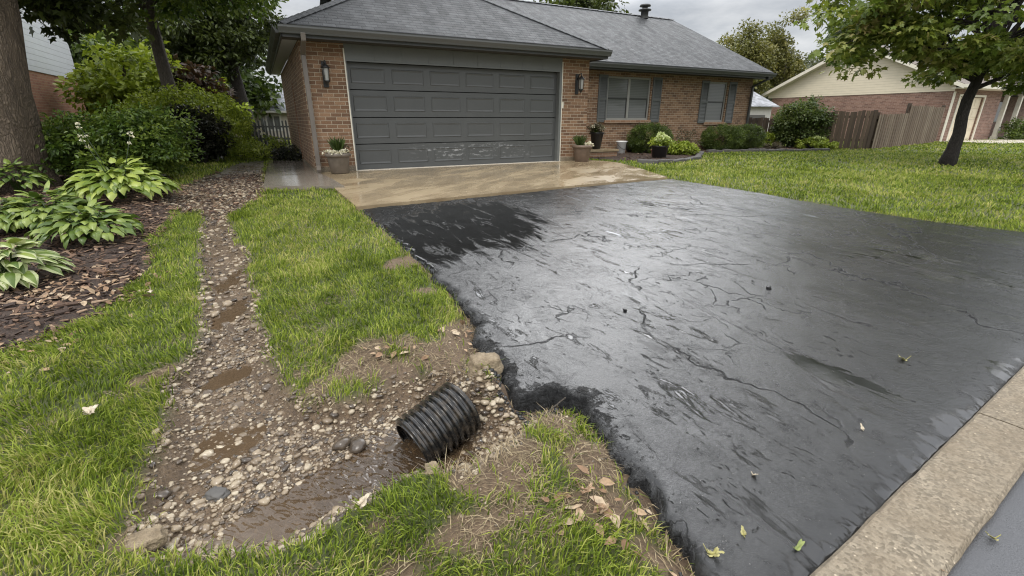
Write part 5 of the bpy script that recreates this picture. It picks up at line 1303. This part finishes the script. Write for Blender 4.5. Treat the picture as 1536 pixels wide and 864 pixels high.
# hostas
def hosta(name, base, r, h, n, L, mats, label, edge=None, group='hostas in the mulch bed', wd=.55, stalks=0):
    base = np.array(base, float); root = empty(name, base, label, 'hosta', group)
    ang = RNG.uniform(0, 2*math.pi, n); ring = RNG.random(n)**.6
    Vs = []; Fs = []; rn = []; Ve = []; nb = 0; NS, NW = 7, 5
    for k in range(n):
        out = np.array([math.cos(ang[k]), math.sin(ang[k]), 0]); side = np.array([-out[1], out[0], 0]); q = ring[k]; l = L*RNG.uniform(.7, 1.15)
        p0 = base+out*r*(.08+.62*q)+np.array([0, 0, h*(1.02-.62*q)*RNG.uniform(.85, 1.1)])
        el0 = .55-.75*q+RNG.normal(0, .2); tw = RNG.normal(0, .35); tv = np.array([0, 0, 1.])
        c = p0.copy(); ridge = []
        for s in range(NS):
            u = s/(NS-1); el = el0-1.35*u*(.6+.5*q); d = out*math.cos(el)+tv*math.sin(el)
            ridge.append((c.copy(), d)); c = c+d*l/(NS-1)
        rows = []
        for s, (cc, d) in enumerate(ridge):
            u = s/(NS-1); w = wd*l*.5*(math.sin(math.pi*min(1, (u*.93+.07))**.72)+.02); nn = np.cross(side, d); sd2 = side*math.cos(tw)+nn*math.sin(tw)
            for x in np.linspace(-1, 1, NW):
                wv_ = .035*l*math.sin(u*9+x*2+k); rows.append(cc+sd2*w*x+nn*(w*.42*abs(x)**1.3*1.0+wv_*abs(x)))
        Vs += rows; rn += [np.clip(RNG.random(), 0, 1)]*len(rows)
        for s in range(NS-1):
            for x in range(NW-1):
                a = nb+s*NW+x; Fs.append((a, a+1, a+NW+1, a+NW, 1 if (x in (0, NW-2)) else 0))
        nb += NS*NW
    Fa = np.array(Fs); 
    o = np_mesh('leaves', np.array(Vs), [Fa[:, :4]], M[mats], root, {'rnd': np.array(rn)}, True)
    if edge:
        o.data.materials.append(M[edge]); o.data.polygons.foreach_set('material_index', Fa[:, 4].astype(np.int32))
    mb = MB()
    for k in range(min(n, 26)):
        out = np.array([math.cos(ang[k]), math.sin(ang[k]), 0]); q = ring[k]; pe = base+out*r*(.08+.62*q)+np.array([0, 0, h*(1.0-.6*q)])
        mb.tube([base+out*.03-[0, 0, .03], base+out*r*.1+[0, 0, h*.45], pe], [.009, .007, .005], 5, cap=False)
    mb.build('stalks', M['lf_hosta2'], root)
    if stalks:
        mb = MB(); tips = []
        for k in range(stalks):
            a = RNG.uniform(0, 6.28); tp = base+np.array([math.cos(a)*r*.35, math.sin(a)*r*.35, h*RNG.uniform(1.5, 2.0)]); mb.tube([base, base*.5+tp*.5+[0, 0, .04], tp], [.007, .005, .004], 5); tips += [tp, tp-[0, 0, .05], tp+(base-tp)*.16]
        mb.build('flower_stalks', M['spike'], root); flowers('bells', M['fl_white'], root, tips, .022, 9, .03)
    return root
hA = np.array([*G(186, 302)[:2], 0]); hA[2] = float(gy(hA[1]))+.02
hosta('hosta', hA, .85, .55, 270, .235, 'lf_hosta', 'largest lime green hosta with broad leaves behind the mulch strip', stalks=3)
for px, py, r, h, n, L, m_, lb, ed in ((140, 364, .58, .38, 240, .15, 'lf_hosta2', 'mid green hosta at the edge of the mulch, front of the largest one', None),
                                      (20, 352, .50, .38, 190, .15, 'lf_hosta2', 'mid green hosta between the oak trunk and the variegated hosta', None),
                                      (80, 345, .62, .42, 230, .15, 'lf_hosta2', 'mid green hosta filling the gap behind its two lower neighbours', None),
                                      (22, 428, .40, .36, 90, .2, 'lf_hosta2', 'variegated hosta with cream edged leaves at the left picture edge', 'lf_pale'),
                                      (30, 292, .6, .45, 180, .16, 'lf_hosta2', 'leafy green hosta at the foot of the oak trunk', None)):
    b_ = G(px, py); hosta('hosta', (b_[0], b_[1], b_[2]+.02), r, h, n, L, m_, lb, ed)

# ================================================================== PIPE, ROCK, FALLEN LEAVES
R_P = .145
pz0 = float(terrain_z(pipe_m[None])[0]); pz1 = pz0+.05
pA = np.array([*pipe_m, pz0+R_P*1.12]); pB = np.array([*pipe_e, pz1+R_P*1.4]); pB = pA+(pB-pA)*1.02
pr = empty('drain_pipe', (pA[0], pA[1], pz0), 'black corrugated plastic drain pipe pouring water onto the gravel', 'pipe')
def pipe():
    d = pB-pA; L = np.linalg.norm(d); d /= L; s = np.cross(d, [0, 0, 1.]); s /= np.linalg.norm(s); u_ = np.cross(s, d); n = 48
    def ringat(t, r): return [pA+d*t+(s*math.cos(2*math.pi*k/n)+u_*math.sin(2*math.pi*k/n))*r for k in range(n)]
    pitch = L/9; out = []; inn = []; N = int(L/pitch*12)
    for k in range(N+1):
        t = k/N*L; ph = (t/pitch) % 1; w = 1-sst(abs(ph-.5), .17, .33); r = R_P*(.885+.125*float(w)); r *= 1+.006*math.sin(t*40)
        out.append(ringat(t, r)); inn.append(ringat(t, r-.009))
    mb = MB(); mb.grid(out, closed=True); mb.grid([out[0], inn[0]], closed=True, smooth=False); mb.grid(inn[::-1], closed=True); mb.grid([out[-1], inn[-1]], closed=True, smooth=False)
    mb.build('pipe_wall', M['plastic'], pr)
    mb = MB(); mb.face(ringat(L*.93, R_P*.86)[::-1], raw=True); mb.build('end_disc', M['dark'], pr)  # flat near-black disc closing the pipe close to its back end
pipe()
def rock(name, c, s, seed, mat, label, cat='rock', rz=0.):
    bm = bmesh.new(); bmesh.ops.create_icosphere(bm, subdivisions=4, radius=1.); rot = Matrix.Rotation(rz, 3, 'Z')
    for v_ in bm.verts:
        co_ = v_.co.copy(); m = max(abs(co_.x), abs(co_.y), abs(co_.z)); co_ = co_*(.45+.55/m*.8)
        co_ *= 1+.26*mnoise.noise(co_*1.3+Vector((seed, 0, 0)))+.12*mnoise.noise(co_*4+Vector((seed, 0, 0)))+.02*mnoise.noise(co_*11)
        v_.co = rot @ Vector((co_.x*s[0], co_.y*s[1], co_.z*s[2]))
    me = bpy.data.meshes.new(name); [setattr(f, 'smooth', True) for f in bm.faces]; bm.to_mesh(me); bm.free()
    o = link(name, me, mat, None); o.location = tuple(float(x) for x in c); tag(o, label, cat); return o
ck = G(728, 574); rock('concrete_chunk', (ck[0], ck[1], float(terrain_z(ck[None, :2])[0])+.025), (.10, .08, .085), 2., M['chunk'], 'rough tan concrete chunk between the pipe and broken asphalt edge', 'rock', .5)
for px, py, s, sd, lb in ((648, 700, .05, 5., 'flat tan stone at the lower rim of the gravel, nearest the pipe mouth'), (318, 712, .05, 6., 'dark wet flat stone in the middle of the gravel'), (215, 805, .075, 7., 'muddy tan stone at the left rim of the gravel')):
    c = G(px, py); z = float(terrain_z(c[None, :2])[0]); rock('flat_stone', (c[0], c[1], z+.01), (s, s*.7, s*.4), sd, M['chunk'] if sd != 6. else M['stone_edge'], lb, 'stone', sd)
# water spilling from the mouth
def spill():
    d = (pB-pA); d[2] = 0; d /= np.linalg.norm(d); s = np.array([-d[1], d[0], 0]); rows = []
    for k, t in enumerate(np.linspace(0, 1, 14)):
        p = pA-d*(-.22+.36*t); z = pA[2]-R_P*.62-(.0 if t < .6 else (t-.6)**2*.30); w = .062+.05*max(0, t-.5)
        z = max(z, pz0-.03)
        rows.append([(p[0]+s[0]*x*w, p[1]+s[1]*x*w, z+.006*math.sin(x*5+t*9)-.01*x*x*0) for x in np.linspace(-1, 1, 9)])
    mb = MB(); mb.grid(rows); o_ = mb.build('spilling_water', M['water'], None); tag(o_, kind='structure')
    a_ = o_.data.attributes.new('flow', 'FLOAT', 'POINT'); a_.data.foreach_set('value', np.ones(len(o_.data.vertices), np.float32))
spill()
# fallen leaves
def fallen(px, py, size, mat, label, seed, lobes=5, on=0., grp='fallen leaves'):
    size *= .66; c = G(px, py); P2_ = c[None, :2]; onhard = sdist(P2_, P_drive_poly)[0] > 0
    z = float(gy(c[1]))+.034 if onhard else (float(gy(c[1]))+.02 if sdist(P2_, P_street)[0] > 0 else float(terrain_z(P2_)[0])+.045)
    rs = np.random.default_rng(seed); th = rs.uniform(0, 6.28); pts = []; n = lobes*8
    for k in range(n):
        a = 2*math.pi*k/n; r = size*(.48+.52*abs(math.cos(a*lobes/2))**1.5)*(1+.12*rs.normal()); pts.append((r*math.cos(a), r*math.sin(a)*.8))
    mb = MB(); ctr = (0, 0, .006)
    curl = lambda x, y: .25*abs(y)+.5*(x*x)/size*.5+.012*math.sin(x*90)
    ca, sa = math.cos(th), math.sin(th); tr = lambda x, y: (c[0]+x*ca-y*sa, c[1]+x*sa+y*ca, z+curl(x, y))
    rows = [[tr(x*f, y*f) for x, y in pts] for f in (.02, .5, 1.)]; mb.grid(rows, closed=True)
    o_ = mb.build('fallen_leaf', mat); a_ = o_.data.attributes.new('rnd', 'FLOAT', 'POINT'); a_.data.foreach_set('value', rs.random(len(o_.data.vertices)).astype(np.float32))
    md = o_.modifiers.new('t', 'SOLIDIFY'); md.thickness = .0012
    mb = MB(); mb.tube([tr(0, 0), tr(-size*.8, .1*size), tr(-size*1.5, .3*size)], [.0025, .002, .0015], 5); st = mb.build('leaf_stalk', mat, o_)
    tag(o_, label, 'leaf', grp)
fallen(1351, 546, .042, M['yleaf'], 'yellow-green fallen leaf on the wet asphalt left of the kerb joint', 1)
fallen(1112, 808, .022, M['yleaf'], 'small yellow fallen leaf upright on the asphalt near the driveway tip', 2, 3)
fallen(1196, 830, .03, M['gleaf'], 'narrow bright green fallen leaf on the asphalt next to the kerb', 3, 2)
fallen(1070, 842, .04, M['yleaf'], 'large pale yellow fallen leaf at the grass edge of the asphalt', 4)
fallen(1130, 722, .022, M['pleaf'], 'faded beige fallen leaf on the lower asphalt', 5, 3)
fallen(1290, 650, .018, M['pleaf'], 'tiny beige fallen leaf on the asphalt near the kerb gutter', 12, 3)
fallen(1484, 812, .032, M['yleaf'], 'yellow fallen leaf on the street surface', 6)
fallen(1410, 862, .03, M['deadleaf'], 'rust brown fallen leaf on the concrete kerb', 7, 3)
fallen(140, 627, .055, M['pleaf'], 'pale beige lobed fallen leaf lying in the left grass', 8)
fallen(228, 447, .06, M['pleaf'], 'whitish fallen leaf in the grass at the mulch edge', 9, 2)
fallen(880, 752, .05, M['deadleaf'], 'large tan dead leaf on the bare soil beside the asphalt', 10)
fallen(548, 762, .045, M['pleaf'], 'pale dead leaf at the lower gravel rim', 11, 3)
fallen(898, 775, .04, M['deadleaf'], 'curled brown dead leaf below the large tan one', 13, 3)
for (px, py, s, sd, lb) in ((937, 471, .016, 21., 'small dark lump of asphalt in the middle of the driveway'), (1152, 437, .022, 22., 'dark crumb of asphalt right of the driveway centre')):
    c = G(px, py); rock('asphalt_crumb', (c[0], c[1], float(gy(c[1]))+.033), (s, s*.8, s*.6), sd, M['blackpot'], lb, 'asphalt lump')
def twig(pts, label, r=.006):
    P = [G(*p) for p in pts]; P = [np.array([p[0], p[1], (float(gy(p[1]))+.04 if sdist(p[None, :2], P_drive_poly)[0] > 0 else float(terrain_z(p[None, :2])[0])+.02)]) for p in P]
    mb = MB(); mb.tube(P, [r, r*.9, r*.8, r*.5][:len(P)], 6); o_ = mb.build('twig', M['bark_mid']); tag(o_, label, 'twig', 'fallen twigs')
twig([(800, 622), (822, 614), (848, 606)], 'thin twig across the broken asphalt edge by the pipe', .005)
SKY_LO, SKY_HI, EXPO = 5.2, 16.5, .48
# ------------------------------------------------------------------ sky, sun, camera
w = bpy.data.worlds.new('World'); sc.world = w; w.use_nodes = True; nt = w.node_tree
bg = nt.nodes['Background']; SUN_EL, SUN_AZ = R(58), R(205)
def wn(typ, inp=None, **p):
    nd = nt.nodes.new('ShaderNode'+typ)
    for k, v in p.items(): setattr(nd, k, v)
    for k, v in (inp or {}).items():
        if isinstance(v, bpy.types.NodeSocket): nt.links.new(v, nd.inputs[k])
        else: nd.inputs[k].default_value = v
    return nd
sky = wn('TexSky'); sky.sky_type = 'NISHITA'; sky.sun_disc = False; sky.sun_elevation = SUN_EL; sky.sun_rotation = SUN_AZ
tc = wn('TexCoord'); sx = wn('SeparateXYZ', {0: tc.outputs['Generated']})
zz = wn('Math', {0: sx.outputs[2], 1: .16}, operation='ADD'); zz = wn('Math', {0: zz.outputs[0], 1: .05}, operation='MAXIMUM')
dv = wn('VectorMath', {0: tc.outputs['Generated'], 1: wn('CombineXYZ', {0: zz.outputs[0], 1: zz.outputs[0], 2: zz.outputs[0]}).outputs[0]}, operation='DIVIDE')
n1 = wn('TexNoise', {'Vector': dv.outputs[0], 'Scale': .75, 'Detail': 7., 'Roughness': .55, 'Distortion': .5})
n2 = wn('TexNoise', {'Vector': dv.outputs[0], 'Scale': 2.6, 'Detail': 6., 'Roughness': .6})
cl = wn('Math', {0: n1.outputs[0], 1: n2.outputs[0]}, operation='ADD')
rp = wn('ValToRGB', {'Fac': wn('MapRange', {'Value': cl.outputs[0], 'From Min': .72, 'From Max': 1.28}).outputs[0]})
rp.color_ramp.elements[0].color = (.62, .65, .70, 1); rp.color_ramp.elements[1].color = (1.15, 1.15, 1.15, 1)
# overcast sky: brighter overhead than at the horizon
gr = wn('MapRange', {'Value': sx.outputs[2], 'From Min': .18, 'From Max': .36, 'To Min': SKY_LO, 'To Max': SKY_HI}); 
cloud = wn('VectorMath', {0: rp.outputs[0], 'Scale': gr.outputs[0]}, operation='SCALE')
# bright sky patch added above the view to lift the asphalt's reflection
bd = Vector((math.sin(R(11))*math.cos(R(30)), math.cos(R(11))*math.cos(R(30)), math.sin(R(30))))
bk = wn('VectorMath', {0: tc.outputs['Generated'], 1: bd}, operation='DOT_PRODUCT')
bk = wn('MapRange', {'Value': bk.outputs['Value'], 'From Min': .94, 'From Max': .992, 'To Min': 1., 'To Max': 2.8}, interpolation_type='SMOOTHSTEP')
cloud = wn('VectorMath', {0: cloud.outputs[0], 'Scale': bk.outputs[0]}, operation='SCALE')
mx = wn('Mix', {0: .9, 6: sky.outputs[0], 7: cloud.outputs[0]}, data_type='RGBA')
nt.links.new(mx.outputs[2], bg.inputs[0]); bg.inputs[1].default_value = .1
sl = bpy.data.lights.new('sun', 'SUN'); sl.energy = 1.5; sl.angle = R(18); sl.color = (1, .96, .9)
so = bpy.data.objects.new('sun', sl); col.objects.link(so)
sd_ = Vector((math.sin(SUN_AZ)*math.cos(SUN_EL), math.cos(SUN_AZ)*math.cos(SUN_EL), math.sin(SUN_EL)))
so.rotation_euler = (-sd_).to_track_quat('-Z', 'Y').to_euler()
cam = bpy.data.cameras.new('camera'); co = bpy.data.objects.new('camera', cam); col.objects.link(co)
cam.sensor_width = 36; cam.lens = F/1536*36; cam.clip_end = 1000; cam.clip_start = .05
co.location = (0, 0, CZ); co.rotation_euler = (math.pi/2-PITCH, 0, 0); sc.camera = co
sc.view_settings.view_transform = 'Standard'; sc.view_settings.look = 'None'; sc.view_settings.gamma = 1; sc.view_settings.exposure = EXPO
sc.cycles.max_bounces = 6; sc.cycles.transparent_max_bounces = 8; sc.cycles.use_denoising = True; sc.cycles.pixel_filter_type = 'BLACKMAN_HARRIS'; sc.cycles.filter_width = 1.1
sc.cycles.sample_clamp_indirect = 6
